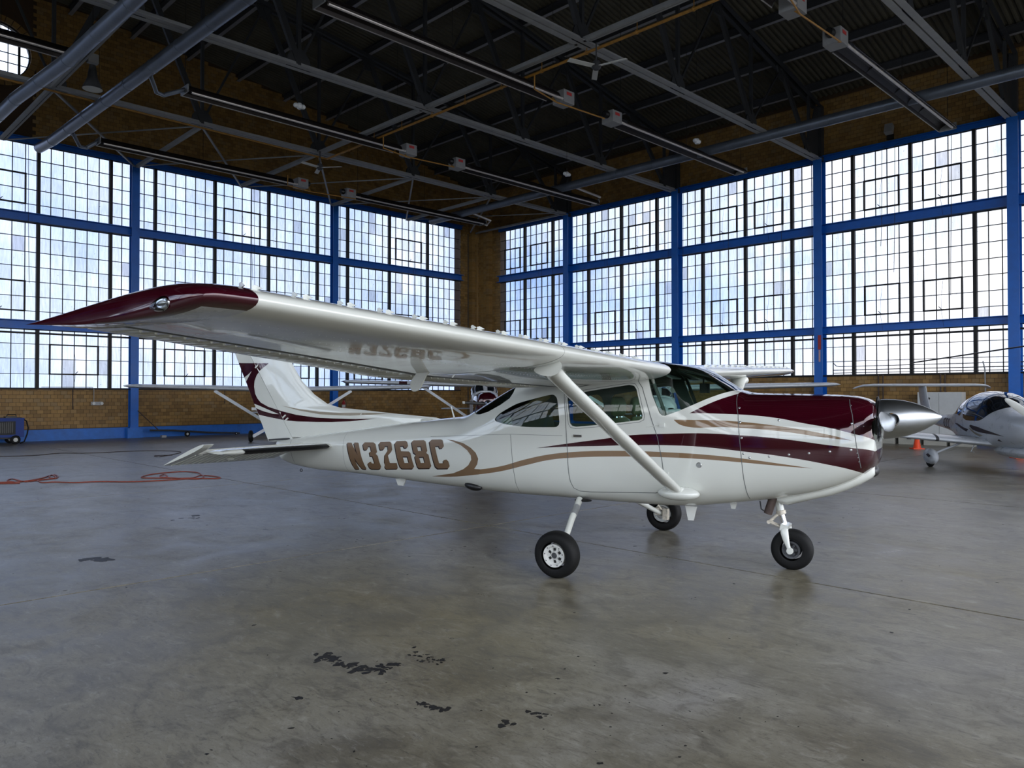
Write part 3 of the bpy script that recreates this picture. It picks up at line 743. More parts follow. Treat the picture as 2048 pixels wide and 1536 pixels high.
for (x, y, z, lb) in ((19.4, 17.0, 8.95, 'white lamp fitting on a long cord near the middle truss'), (10.0, 17.9, 9.0, 'small clear bulb hung on a wire below the left heater'), (19.7, 12.2, 9.0, 'small light fitting on a cord right of the fan heater')):
    T = thing('hanging_fitting', lb, 'light', (x, y, z))
    MB().lathe([(0, -.1), (.06, -.09), (.09, -.02), (.05, .05), (0, .07)], (0, 0, 0), (0, 0, 1), 14).build('housing', 'grey_white', T, True)
    MB().tube([(0, 0, .05), (0, 0, roofz(x) - z + .02)], .006, 4).build('cord', 'wire', T)
    for s_ in (-1, 1): MB().ell((s_ * .1, 0, -.02), (.07, .07, .06), 10, 6).build('lamp_head', 'grey_white', T, True)
T = thing('speaker_box', 'pale box on the brick above the right windows', 'speaker', WR(9.2, 10.25, .2))
MB().box((0, 0, 0), (.2, .24, .3), Matrix.Rotation(R(18), 3, 'Y')).build('cabinet_box', 'burner_grey', T); MB().box((.12, 0, -.22), (.1, .2, .18)).build('mounting_bracket', 'black_plastic', T)
ordn = ['first', 'second', 'third', 'fourth', 'fifth', 'sixth', 'seventh', 'eighth', 'ninth', 'tenth']
for (F, us, z0, z1, wl_) in ((WR, (7.3, 8.95, 9.35, 12.8, 14.9, 16.9, 17.6, 20.7, 23.9, 24.6), 4.6, 9.75, 'right'), (WL, (22.1, 22.2, 14.1, 14.2, 6.4), 4.3, 9.92, 'left')):
    for k, u in enumerate(us):
        tag(MB().tube([F(u, z1, .1), F(u, z1 - .15, .42), F(u + .02, (z0 + z1) / 2, .42), F(u + .06, z0 + (k % 3) * .9, .40)], .008, 4).build('pull_cord', 'wire'),
            'thin dark cord before the %s windows, %s from the %s' % (wl_, ordn[k], 'right edge' if F is WR else 'corner'), 'cord', 'pull cords before the %s wall windows' % wl_)

# ---- pipes and fittings on the walls
def cond(pts, r, mat, lab, cat='pipe', g=None): return tag(MB().tube(pts, r, 6).build('conduit', mat, None, True), lab, cat, g)
cond([WR(11.1, 2.38, .12), WR(-2, 2.38, .12)], .016, 'dark_steel', 'upper dark conduit along the sill of the right windows')
cond([WR(11.1, 2.62, .12), WR(11.0, 2.52, .12), WR(10.9, 2.50, .12), WR(-2, 2.52, .12)], .014, 'dark_steel', 'thin dark conduit crossing the lowest panes of the right wall')
cond([WR(11.1, 2.28, .14), WR(-2, 2.28, .14)], .014, 'dark_steel', 'lowest conduit just above the right window sill')
for u, lb_ in ((9.62, 'left pipe of the pair above the polished spinner'), (9.48, 'right pipe of the pair above the polished spinner'), (7.75, 'left pipe of the pair above the white cabinet'), (7.62, 'right pipe of the pair above the white cabinet')): cond([WR(u, 2.2, .1), WR(u, 1.1, .1)], .022, 'exhaust', 'brown pipe on the right brick wall, ' + lb_, 'pipe', 'brown pipes down the right brick wall')
cond([WR(6.55, 2.55, .2), WR(6.5, 2.3, .2), WR(6.5, 1.2, .12)], .02, 'galvanised', 'pale conduit dropping down the right wall left of the blue column')
cond([WR(17.55, 2.8, .3), WR(17.6, 2.4, .3)], .02, 'galvanised', 'short pale conduit by the middle blue column')
cond([WL(6.9, 1.80, .12), WL(8.45, 1.80, .12), WL(8.5, 1.74, .12), WL(8.5, 1.3, .12)], .012, 'galvanised', 'thin pale conduit along the left sill down to the socket')
cond([WL(7.85, 1.72, .07), WL(7.86, 1.05, .07)], .016, 'exhaust', 'rusty pipe down the brick left of the wall socket')
cond([WL(13.2, 1.72, .07), WL(13.2, 1.2, .07)], .016, 'exhaust', 'rusty pipe stub on the brick right of the first column')
cond([WL(25.85, 0, .07), WL(25.85, 9.7, .07)], .02, 'dark_steel', 'thin dark pipe up the brick pier left of the corner')
cond([WL(26.2, 0, .36), WL(26.2, 9.3, .36)], .03, 'brick', 'brown pipe standing in the corner of the hall')
T = thing('wall_socket', 'grey double socket box on the brick under the left windows', 'socket', WL(8.6, 1.24, .06))
MB().box((0, 0, 0), (.34, .05, .12)).build('back_plate', 'galvanised', T)
for dx in (-.1, .16): MB().lathe([(0, .05), (.05, .05), (.06, 0), (.06, -.02)], (dx, -.03, 0), (0, -1, 0), 14).build('outlet', 'wheel_white', T)
T = thing('fire_extinguisher', 'red fire extinguisher on the second blue column, far left wall', 'extinguisher', WL(18.35, 1.05, .42))
MB().lathe([(0, -.22), (.07, -.22), (.075, -.18), (.075, .15), (.03, .22), (.02, .28), (0, .28)], (0, 0, 0), (0, 0, 1), 14).build('cylinder', 'red_paint', T, True)
MB().box((.03, 0, .29), (.1, .03, .03)).tube([(0, 0, .26), (.12, 0, .2), (.12, 0, -.05)], .012, 6).build('hose', 'black_plastic', T); MB().lathe([(.077, -.06), (.077, .06)], (0, 0, 0), (0, 0, 1), 14).build('paper_label', 'white_matt', T)
T = thing('column_sign', 'narrow red sign with a faded pointer on the blue column of the right wall', 'sign', WR(11.47, 3.0, .385))
MB().box((0, 0, .35), (.012, .11, .5)).build('sign_plate', 'red_paint', T); MB().box((0, 0, -.12), (.012, .055, .4)).build('pointer', 'pink_faded', T)
# ================================================================== THE AIRCRAFT : hull shape
# stations: x, z bottom, z top, z of greatest width, half width, roundness above, roundness below
HS = np.array([
 (-4.80, .815, .930, .875, .020, 2, 2), (-4.76, .745, .945, .875, .045, 2, 2), (-4.65, .685, .960, .875, .075, 2, 2),
 (-4.40, .635, .995, .875, .120, 2.1, 2.1), (-4.0, .600, 1.045, .885, .170, 2.3, 2.2), (-3.5, .592, 1.107, .90, .225, 2.4, 2.3),
 (-2.75, .560, 1.205, .93, .320, 2.5, 2.5), (-2.1, .532, 1.272, .96, .405, 2.6, 2.7), (-1.72, .522, 1.315, .98, .452, 2.6, 2.8),
 (-1.4, .512, 1.475, 1.0, .487, 2.7, 3.0), (-1.15, .508, 1.605, 1.03, .512, 2.9, 3.1), (-.9, .505, 1.71, 1.05, .532, 3.2, 3.2),
 (-.5, .510, 1.81, 1.08, .552, 3.8, 3.4), (0, .507, 1.845, 1.1, .56, 4.3, 3.6), (.42, .507, 1.862, 1.1, .56, 4.4, 3.6),
 (.65, .512, 1.835, 1.1, .56, 4.0, 3.6), (.85, .524, 1.795, 1.1, .556, 3.6, 3.5), (1.07, .553, 1.67, 1.1, .548, 3.2, 3.3),
 (1.22, .575, 1.585, 1.09, .540, 3.1, 3.2), (1.33, .592, 1.556, 1.08, .532, 3.1, 3.0), (1.7, .655, 1.548, 1.08, .508, 3.0, 2.8),
 (2.0, .738, 1.540, 1.09, .480, 2.9, 2.7), (2.18, .822, 1.528, 1.11, .450, 2.8, 2.6), (2.27, .885, 1.505, 1.13, .415, 2.7, 2.5),
 (2.32, .93, 1.475, 1.15, .375, 2.6, 2.4), (2.345, .97, 1.44, 1.16, .33, 2.5, 2.4)])
def _pchip(x, X, Y):
    X = np.asarray(X, float); Y = np.asarray(Y, float); h = np.diff(X); d = np.diff(Y) / h; m = np.zeros(len(X))
    m[0], m[-1] = d[0], d[-1]
    for i in range(1, len(X) - 1):
        if d[i - 1] * d[i] > 0:
            w1, w2 = 2 * h[i] + h[i - 1], h[i] + 2 * h[i - 1]; m[i] = (w1 + w2) / (w1 / d[i - 1] + w2 / d[i])
    i = np.clip(np.searchsorted(X, x) - 1, 0, len(X) - 2); t = (x - X[i]) / h[i]
    return (2 * t**3 - 3 * t**2 + 1) * Y[i] + (t**3 - 2 * t**2 + t) * h[i] * m[i] + (-2 * t**3 + 3 * t**2) * Y[i + 1] + (t**3 - t**2) * h[i] * m[i + 1]
def hull_par(x, S=HS): return [float(_pchip(x, S[:, 0], S[:, k])) for k in range(1, 7)]
def hull_y(x, z, S=HS):
    """half width of the hull at height z, or None"""
    if x < S[0, 0] or x > S[-1, 0]: return None
    zb, zt, zc, hw, nt, nb = hull_par(x, S)
    if z >= zc: t, n = (z - zc) / (zt - zc), nt
    else: t, n = (zc - z) / (zc - zb), nb
    return None if t >= 1 else hw * (1 - t ** n) ** (1 / n)
def hull_ring(x, m=72, S=HS):
    zb, zt, zc, hw, nt, nb = hull_par(x, S); out = []
    for k in range(m):
        a = 2 * math.pi * k / m; c, s = math.cos(a), math.sin(a); n = nt if s >= 0 else nb
        y = math.copysign(abs(c) ** (2 / n), c) * hw; z = math.copysign(abs(s) ** (2 / n), s) * ((zt - zc) if s >= 0 else (zc - zb)) + zc
        out.append((x, y, z))
    return out
# ---- paint of the hull: bands between curves of height over length
def curve_node(t, src, pts, x0, x1, z0, z1):
    n = t.n('ShaderNodeFloatCurve'); t.l(t.math('MULTIPLY_ADD', src, 1 / (x1 - x0), -x0 / (x1 - x0)), n.inputs['Value'])
    cv = n.mapping.curves[0]; q = [((x - x0) / (x1 - x0), (z - z0) / (z1 - z0)) for x, z in pts]
    while len(cv.points) < len(q): cv.points.new(.5, .5)
    for p, (a, b) in zip(cv.points, q): p.location = (a, b); p.handle_type = 'AUTO'
    n.mapping.extend = 'HORIZONTAL'; n.mapping.update()
    return t.math('MULTIPLY_ADD', n.outputs[0], z1 - z0, z0)
def hull_paint(name, white):
    t = NT(name); tcn = t.n('ShaderNodeTexCoord'); sp = t.n('ShaderNodeSeparateXYZ'); t.l(tcn.outputs['Object'], sp.inputs[0]); X, Z = sp.outputs[0], sp.outputs[2]
    A = (-2.2, 2.5, .4, 1.7)
    def band(top, bot, xa, xb):
        m = t.math('MULTIPLY', t.math('LESS_THAN', Z, curve_node(t, X, top, *A)), t.math('GREATER_THAN', Z, curve_node(t, X, bot, *A)))
        return t.math('MULTIPLY', m, t.math('MULTIPLY', t.math('GREATER_THAN', X, xa), t.math('LESS_THAN', X, xb)))
    f1 = [(.898, 1.378), (1.0, 1.379), (1.165, 1.376), (1.412, 1.366), (1.655, 1.34), (1.812, 1.309), (2.003, 1.276), (2.186, 1.231), (2.325, 1.187), (2.36, 1.15)]
    f2 = [(.898, 1.378), (.995, 1.431), (1.112, 1.488), (1.213, 1.531), (1.254, 1.548), (1.27, 1.556)]
    a = t.math('MULTIPLY', t.math('GREATER_THAN', Z, curve_node(t, X, f1, *A)), t.math('GREATER_THAN', X, .898))
    b = t.math('MAXIMUM', t.math('LESS_THAN', Z, curve_node(t, X, f2, *A)), t.math('GREATER_THAN', X, 1.255))
    m1 = t.math('MULTIPLY', a, b)
    m2 = band([(-.633, 1.02), (-.302, 1.074), (.062, 1.128), (.358, 1.173), (.688, 1.194), (1.0, 1.206), (1.338, 1.197), (1.66, 1.175), (2.004, 1.135), (2.186, 1.115), (2.324, 1.095), (2.36, 1.06)],
              [(-.633, 1.02), (-.302, 1.046), (.0, 1.062), (.358, 1.082), (.688, 1.093), (1.0, 1.089), (1.338, 1.062), (1.659, 1.031), (2.002, .977), (2.18, .935), (2.271, .885), (2.36, .80)], -.633, 3)
    t1 = band([(.761, 1.32), (.89, 1.321), (1.21, 1.317), (1.618, 1.282), (2.004, 1.22), (2.194, 1.173)], [(.761, 1.32), (.882, 1.26), (1.212, 1.262), (1.62, 1.24), (2.004, 1.192), (2.194, 1.173)], .761, 2.194)
    t2 = band([(-2.032, .654), (-1.704, .71), (-1.519, .754), (-1.315, .776), (-1.056, .822), (-.75, .907), (-.466, .968), (-.196, 1.002), (.26, 1.028), (.688, 1.031), (1.0, 1.024), (1.337, 1.002), (1.658, .968), (1.899, .94)],
              [(-2.032, .654), (-1.757, .667), (-1.394, .714), (-1.062, .77), (-.753, .848), (-.467, .915), (-.197, .948), (.26, .976), (.688, .986), (.999, .983), (1.337, .968), (1.658, .95), (1.899, .94)], -2.032, 1.899)
    mar = t.math('MAXIMUM', m1, m2, clamp=True); tn_ = t.math('MAXIMUM', t1, t2, clamp=True)
    c = t.mix(tn_, lin(white), lin((128, 102, 76))); c = t.mix(mar, c, lin((58, 5, 20)))
    nz = t.noise(t.vec((1, 1, 1)), 2.2, 3, .5)
    bs = t.bsdf(c, t.math('MULTIPLY_ADD', nz, .05, .05), t.math('MULTIPLY', mar, .25), .5, .5, nz, .05, .02)
hull_paint('hull_paint', (212, 214, 208))

AX, AY, AH = 6.13461441, 4.7034473, -1.31412093
PL = thing('airplane', 'white high-wing airplane with maroon and tan stripes, nearest in the hangar', 'airplane', (AX, AY, 0), AH)

def eval_mods(o, name, angle=30, keep=None):
    bpy.context.view_layer.update(); dg = bpy.context.evaluated_depsgraph_get(); dg.update(); me = bpy.data.meshes.new_from_object(o.evaluated_get(dg)); me.name = name
    me.polygons.foreach_set('use_smooth', [True] * len(me.polygons)); me.set_sharp_from_angle(angle=R(angle))
    old = o.data; o.modifiers.clear(); o.data = me; bpy.data.meshes.remove(old); return o
def cutter(prisms, parent=None):
    m = MB()
    for f in prisms: f(m)
    o = m.build('cutter', 'seam', parent); return o
def hull_mesh(S, x0, x1, nx=150, m=72, cap=True):
    xs = np.unique(np.concatenate([np.linspace(x0, x1, nx), S[(S[:, 0] >= x0) & (S[:, 0] <= x1), 0]]))
    mb = MB(); mb.loft([hull_ring(float(x), m, S) for x in xs], caps=cap); return mb
def smooth_poly(pts, n=4):
    """closed Catmull-Rom through the points"""
    P = [np.array(p) for p in pts]; out = []
    for i in range(len(P)):
        a, b, c, d = P[i - 1], P[i], P[(i + 1) % len(P)], P[(i + 2) % len(P)]
        for k in range(n):
            t = k / n; out.append(tuple(.5 * (2 * b + (c - a) * t + (2 * a - 5 * b + 4 * c - d) * t * t + (3 * b - a - 3 * c + d) * t ** 3)))
    return out
W_REAR = [(-1.136, 1.293), (-1.114, 1.323), (-1.067, 1.359), (-.988, 1.4), (-.887, 1.446), (-.796, 1.472), (-.707, 1.492), (-.534, 1.531), (-.456, 1.541), (-.42, 1.521), (-.401, 1.488), (-.385, 1.392), (-.372, 1.273), (-.394, 1.239), (-.438, 1.228), (-.691, 1.223), (-.808, 1.227), (-.928, 1.237), (-1.022, 1.25), (-1.087, 1.264), (-1.12, 1.273)]
W_DOOR = [(-.293, 1.512), (-.268, 1.541), (.053, 1.592), (.329, 1.629), (.378, 1.622), (.405, 1.59), (.433, 1.49), (.469, 1.355), (.464, 1.324), (.435, 1.31), (.062, 1.262), (-.196, 1.238), (-.238, 1.247), (-.259, 1.27)]
W_FRONT = [(.5, 1.708), (.554, 1.536), (.628, 1.375), (.651, 1.356), (.679, 1.352), (.796, 1.395), (.909, 1.444), (1.03, 1.501), (1.136, 1.548), (1.213, 1.579), (1.24, 1.583), (1.6, 1.60), (1.6, 2.0), (.44, 2.0), (.44, 1.83)]
W_BACK = [(-1.5, 1.36), (-1.424, 1.335), (-1.36, 1.337), (-1.246, 1.367), (-1.088, 1.44), (-.984, 1.506), (-.96, 1.56), (-1.0, 1.9), (-1.9, 1.9), (-1.62, 1.352)]
body = hull_mesh(HS, -4.8, 2.345, 120, 64).build('fuselage', ['hull_paint', 'interior'], PL, True)
BV = BVHTree.FromObject(body, bpy.context.evaluated_depsgraph_get())
hull_data = body.data.copy()
def inset_ring(x, m, S, d):
    zb, zt, zc, hw, nt, nb = hull_par(x, S); zb += d * 2; zt -= d; hw -= d; out = []
    for k in range(m):
        a = 2 * math.pi * k / m; c, s = math.cos(a), math.sin(a); n = nt if s >= 0 else nb
        out.append((x, math.copysign(abs(c) ** (2 / n), c) * hw, math.copysign(abs(s) ** (2 / n), s) * ((zt - zc) if s >= 0 else (zc - zb)) + zc))
    return out
def boolean(o, parts, op='DIFFERENCE', angle=32, mats=None):
    m = MB()
    for f in parts: f(m)
    c = m.build('cutter', mats or 'interior', o.parent)
    b = o.modifiers.new('b', 'BOOLEAN'); b.operation = op; b.object = c; b.solver = 'EXACT'
    if mats: b.material_mode = 'TRANSFER'
    eval_mods(o, o.name.split('.')[0], angle); bpy.data.objects.remove(c)
boolean(body, [lambda m: m.loft([inset_ring(float(x), 48, HS, .02) for x in np.linspace(-1.75, 1.26, 36)]),
               lambda m: m.loft([inset_ring(float(x), 40, HS, .015) for x in np.linspace(1.36, 2.32, 14)])], mats='interior')
boolean(body, [lambda m: m.prism(smooth_poly(W_REAR, 2), -1, 1), lambda m: m.prism(W_DOOR, -1, 1), lambda m: m.prism(W_FRONT, -1, 1), lambda m: m.prism(W_BACK, -.47, .47),
               lambda m: m.ell((2.37, -.245, 1.255), (.10, .125, .10), 24, 14), lambda m: m.ell((2.37, .245, 1.255), (.10, .125, .10), 24, 14)])
def sheet(hull_me, bv, name, poly, y0, y1, mat, parent, off):
    """the part of a hull inside a side-view outline, as a thin sheet"""
    o = link(name, hull_me.copy(), parent)
    c = cutter([lambda m: m.prism(poly, y0, y1)], parent)
    b = o.modifiers.new('b', 'BOOLEAN'); b.operation = 'INTERSECT'; b.object = c; b.solver = 'EXACT'
    eval_mods(o, name, 60); bpy.data.objects.remove(c)
    import bmesh
    bm = bmesh.new(); bm.from_mesh(o.data); kill = []
    for f in bm.faces:
        h = bv.find_nearest(f.calc_center_median())
        if h[3] is None or h[3] > .004 or abs(h[1].dot(f.normal)) < .6: kill.append(f)
    bmesh.ops.delete(bm, geom=kill, context='FACES')
    for v in bm.verts:
        h = bv.find_nearest(v.co); v.co = h[0] + h[1] * off
    bm.to_mesh(o.data); bm.free(); o.data.materials.clear(); o.data.materials.append(MAT[mat])
    o.data.polygons.foreach_set('use_smooth', [True] * len(o.data.polygons)); return o
sheet(hull_data, BV, 'windshield', W_FRONT, -1, 1, 'cabin_glass', PL, -.008); sheet(hull_data, BV, 'rear_window', W_BACK, -.47, .47, 'cabin_glass', PL, -.008)
for a, b in ((-1, -.2), (.2, 1)):
    sheet(hull_data, BV, 'door_window', W_DOOR, a, b, 'cabin_glass', PL, -.008); sheet(hull_data, BV, 'cabin_window', smooth_poly(W_REAR, 2), a, b, 'cabin_glass', PL, -.008)

# ---- decals on a target surface, projected sideways
def decal(bv, outer, name, mat, off=.0016, holes=(), parent=PL, side=-1, step=.05, obj=None):
    def dens(p):
        out = []
        for i in range(len(p)):
            a, b = Vector(p[i]), Vector(p[(i + 1) % len(p)]); n = max(1, int((b - a).length / step))
            out += [a.lerp(b, k / n) for k in range(n)]
        return out
    loops = [dens(outer)] + [dens(h) for h in holes]; vs = []; eds = []
    for lp in loops:
        o = len(vs); vs += lp; eds += [(o + i, o + (i + 1) % len(lp)) for i in range(len(lp))]
    def inside(x, z):
        c = False
        for lp in loops:
            for i in range(len(lp)):
                a, b = lp[i], lp[(i + 1) % len(lp)]
                if (a[1] > z) != (b[1] > z) and x < (b[0] - a[0]) * (z - a[1]) / (b[1] - a[1]) + a[0]: c = not c
        return c
    xs = [p[0] for p in loops[0]]; zs = [p[1] for p in loops[0]]
    x = min(xs) + step / 2
    while x < max(xs):
        z = min(zs) + step / 2
        while z < max(zs):
            if inside(x, z): vs.append(Vector((x, z)))
            z += step
        x += step
    res = delaunay_2d_cdt(vs, eds, [], 0, 1e-6)
    V2, F2 = res[0], res[2]; v3 = []; ok = []
    for p in V2:
        h = bv.ray_cast(Vector((p[0], side * 2, p[1])), Vector((0, -side, 0)))
        if h[0] is None:
            h = bv.find_nearest(Vector((p[0], side * .05, p[1])))
        n = h[1] if h[1].y * side > 0 else -h[1]
        v3.append(h[0] + n * off)
    fs = [f for f in F2 if inside(sum(V2[i][0] for i in f) / len(f), sum(V2[i][1] for i in f) / len(f))]
    m = MB(); m.add(v3, fs); me = m.mesh(name, mat)
    me.polygons.foreach_set('use_smooth', [True] * len(me.polygons))
    return link(name, me, parent)
def strip(bv, pts, w, name, mat='seam', off=.0018, closed=False, side=-1):
    """a thin line drawn on the skin"""
    P = [Vector(p) for p in pts]; dn = []; n_ = len(P)
    for i in range(n_ if closed else n_ - 1):
        a, b = P[i], P[(i + 1) % n_]; k = max(1, int((b - a).length / .025)); dn += [a.lerp(b, j / k) for j in range(k)]
    if not closed: dn.append(P[-1])
    m = MB(); vs = []
    for i, p in enumerate(dn):
        a = dn[i - 1] if (closed or i > 0) else dn[i]; b = dn[(i + 1) % len(dn)] if (closed or i < len(dn) - 1) else dn[i]
        d = (b - a).normalized(); nn = Vector((-d.y, d.x)) * w / 2
        for q in (p - nn, p + nn):
            h = bv.ray_cast(Vector((q.x, side * 2, q.y)), Vector((0, -side, 0)))
            if h[0] is None: h = bv.find_nearest(Vector((q.x, side * .1, q.y)))
            n2 = h[1] if h[1].y * side > 0 else -h[1]; vs.append(h[0] + n2 * off)
    k = len(dn); m.add(vs, [(2 * i, 2 * i + 1, 2 * ((i + 1) % k) + 1, 2 * ((i + 1) % k)) for i in range(k if closed else k - 1)])
    return m.build(name, mat, PL)
sw = [(-1.778, 1.069), (-1.677, 1.062), (-1.537, 1.036), (-1.436, .993), (-1.37, .944), (-1.338, .884), (-1.355, .826), (-1.40, .775), (-1.315, .776), (-1.35, .72), (-1.45, .706), (-1.757, .667), (-2.032, .654), (-1.704, .71), (-1.551, .763), (-1.476, .809), (-1.431, .869), (-1.436, .915), (-1.483, .965), (-1.571, 1.014), (-1.676, 1.046)]
decal(BV, sw, 'stripe_hook', 'tan_paint')
LET = {
 'n': ([(-3.358, .963), (-3.352, .972), (-3.281, .974), (-3.171, .828), (-3.236, .968), (-3.228, .978), (-3.165, .979), (-3.155, .972), (-3.072, .68), (-3.085, .671), (-3.145, .668), (-3.155, .675), (-3.238, .800), (-3.205, .672), (-3.215, .663), (-3.275, .66), (-3.286, .668)], []),
 'three': ([(-3.08, .965), (-3.05, .987), (-2.901, .992), (-2.866, .975), (-2.838, .885), (-2.862, .862), (-2.83, .840), (-2.803, .72), (-2.824, .696), (-2.86, .684), (-2.985, .678), (-3.015, .695), (-3.022, .74), (-2.975, .765), (-2.954, .765), (-2.948, .748), (-2.897, .750), (-2.917, .832), (-2.959, .834), (-2.968, .880), (-2.930, .884), (-2.950, .944), (-2.993, .944), (-2.989, .922), (-3.009, .904), (-3.051, .899), (-3.066, .915)], []),
 'two': ([(-2.809, .981), (-2.784, 1.002), (-2.636, 1.011), (-2.606, .998), (-2.588, .925), (-2.600, .905), (-2.662, .855), (-2.642, .769), (-2.53, .775), (-2.53, .719), (-2.552, .708), (-2.729, .694), (-2.743, .715), (-2.712, .858), (-2.655, .918), (-2.662, .96), (-2.712, .958), (-2.711, .936), (-2.731, .918), (-2.779, .911), (-2.795, .929)], []),
 'six': ([(-2.55, .995), (-2.522, 1.021), (-2.383, 1.03), (-2.355, 1.018), (-2.337, .976), (-2.354, .954), (-2.394, .950), (-2.412, .972), (-2.462, .968), (-2.449, .912), (-2.324, .914), (-2.300, .897), (-2.263, .751), (-2.296, .725), (-2.463, .715), (-2.490, .735)], [[(-2.425, .853), (-2.350, .857), (-2.331, .787), (-2.405, .782)]]),
 'eight': ([(-2.285, 1.021), (-2.257, 1.039), (-2.102, 1.047), (-2.074, 1.034), (-2.045, .935), (-2.062, .910), (-2.028, .893), (-2.000, .772), (-2.028, .746), (-2.191, .734), (-2.212, .752), (-2.236, .862), (-2.215, .888), (-2.252, .905)], [[(-2.200, .976), (-2.138, .980), (-2.122, .930), (-2.184, .925)], [(-2.172, .861), (-2.104, .866), (-2.085, .801), (-2.152, .796)]]),
 'c': ([(-2.016, 1.036), (-1.982, 1.057), (-1.847, 1.064), (-1.825, 1.054), (-1.803, .995), (-1.822, .974), (-1.860, .968), (-1.878, .992), (-1.924, .990), (-1.930, .972), (-1.881, .809), (-1.818, .812), (-1.815, .845), (-1.772, .854), (-1.744, .835), (-1.733, .785), (-1.760, .760), (-1.911, .749), (-1.941, .768)], [])}
for k, (o_, h_) in LET.items():
    bd = decal(BV, o_, 'registration_letter' if k in 'nc' else 'registration_digit', 'letter_tan', .0030, h_)
    sh = lambda p: [(a - .013, b - .012) for a, b in p]
    decal(BV, sh(o_), 'letter_shadow', 'letter_shadow', .0016, [sh(q) for q in h_], parent=bd)

# ---- seams, door, fittings
DOOR = [(-.329, 1.55), (-.308, 1.345), (-.297, 1.155), (-.286, 1.013), (-.281, .823), (-.273, .716), (-.251, .652), (-.197, .625), (-.081, .623), (.279, .643), (.571, .658), (.651, .687), (.676, .735), (.65, .958), (.61, 1.157), (.549, 1.334), (.5, 1.491), (.461, 1.603), (.412, 1.667), (.351, 1.682), (-.055, 1.634), (-.301, 1.593)]
for sd in (-1, 1):
    strip(BV, DOOR, .006, 'door_seam', closed=True, side=sd)
    strip(BV, [(-.93, 1.142), (-.915, .989), (-.9, .75), (-.91, .60), (-.93, .543)], .004, 'panel_seam', side=sd)
    strip(BV, [(-2.009, 1.087), (-1.372, 1.124), (-.933, 1.147), (-.34, 1.15)], .003, 'panel_seam', side=sd)
    strip(BV, [(1.256, 1.54), (1.305, 1.365), (1.326, 1.154), (1.344, .943), (1.357, .747), (1.361, .64)], .005, 'cowl_seam', side=sd)
    strip(BV, [(2.151, 1.50), (2.189, 1.374), (2.211, 1.215), (2.225, 1.112), (2.24, 1.03), (2.245, .95)], .005, 'cowl_seam', side=sd)
    strip(BV, [(-.31, 1.512), (-.282, 1.558), (.05, 1.609), (.333, 1.647), (.39, 1.638), (.422, 1.596), (.451, 1.492), (.488, 1.355), (.482, 1.314), (.44, 1.293), (.064, 1.245), (-.2, 1.220), (-.252, 1.23), (-.276, 1.265)], .004, 'window_seam', closed=True, side=sd)
strip(BV, [(-4.46, .98), (-4.43, .85), (-4.41, .72), (-4.40, .65)], .006, 'tail_seam')
strip(BV, [(-3.44, 1.11), (-3.43, .95), (-3.43, .75), (-3.44, .62)], .003, 'tail_seam')
def on_hull(x, z, side=-1, off=0.):
    h = BV.ray_cast(Vector((x, side * 2, z)), Vector((0, -side, 0))); n = h[1] if h[1].y * side > 0 else -h[1]
    return h[0] + n * off, n
fst = None
for x, z in [(1.306, 1.429), (1.324, 1.306), (1.34, 1.174), (1.355, 1.043), (1.405, 1.009), (1.563, 1.026), (1.719, 1.046), (1.873, 1.063), (1.636, 1.327), (2.029, 1.081), (2.183, 1.098), (2.215, 1.137), (2.168, 1.453), (2.189, 1.309), (2.229, 1.285), (2.271, 1.287), (2.226, 1.074), (2.232, 1.038), (2.236, 1.003)]:
    for sd in (-1, 1):
        p, n = on_hull(x, z, sd, .001); r = .010 if x < 2.2 else .005
        m = MB(); m.lathe([(0, .002), (r * .7, .002), (r, 0)], p, n, 12); m.build('fastener', 'brushed', PL, True)
p, n = on_hull(-.175, 1.153, -1, .004); h = MB(); h.box(p, (.085, .012, .022)); hd = h.build('door_handle', 'chrome', PL)
MB().box(p + Vector((.01, -.008, .004)), (.06, .008, .008)).build('lever', 'black_plastic', hd)
for x, z in ((.652, 1.269), (.684, .84)):
    for sd in (-1, 1):
        p, n = on_hull(x, z, sd, .004); MB().box(p, (.05, .012, .036)).tube([p + Vector((-.02, 0, 0)), p + Vector((-.15, 0, -.02))], .004, 5).build('door_hinge', 'white_gloss', PL)
p, n = on_hull(.98, .93, -1, .002); MB().lathe([(0, .004), (.02, .004), (.024, 0)], p, n, 16).build('fuel_vent', 'brushed', PL, True)
# gear well and belly details
MB().ell((-1.50, -.335, .578), (.11, .05, .045), 16, 10, Matrix.Rotation(R(8), 3, 'Y')).build('gear_well', 'black_plastic', PL, True)
for sd in (-1, 1): MB().ell((-.20, sd * .39, .526), (.09, .06, .014), 14, 8).build('leg_opening', 'black_plastic', PL, True)
for (x, y, z, l, hh) in ((.80, -.2, .52, .11, .13), (1.16, -.1, .60, .08, .09), (-2.72, -.02, .57, .17, .09)):
    MB().prism([(x - l * .5, z), (x + l * .5, z), (x + l * .2, z - hh), (x - l * .25, z - hh)], y - .008, y + .008).build('belly_antenna', 'white_matt', PL)
MB().tube([(-1.98, 0, 1.28), (-2.022, 0, 1.406)], [.010, .006], 8).build('whip_antenna', 'white_gloss', PL, True)
MB().ell((-2.35, 0, 1.245), (.11, .045, .025), 16, 8).build('dome_antenna', 'white_gloss', PL, True)
MB().lathe([(.014, -.004), (.022, -.004), (.022, .004), (.014, .004)], (-4.36, 0, .575), (0, 1, 0), 14, True).build('tie_down_ring', 'dark_steel', PL, True)

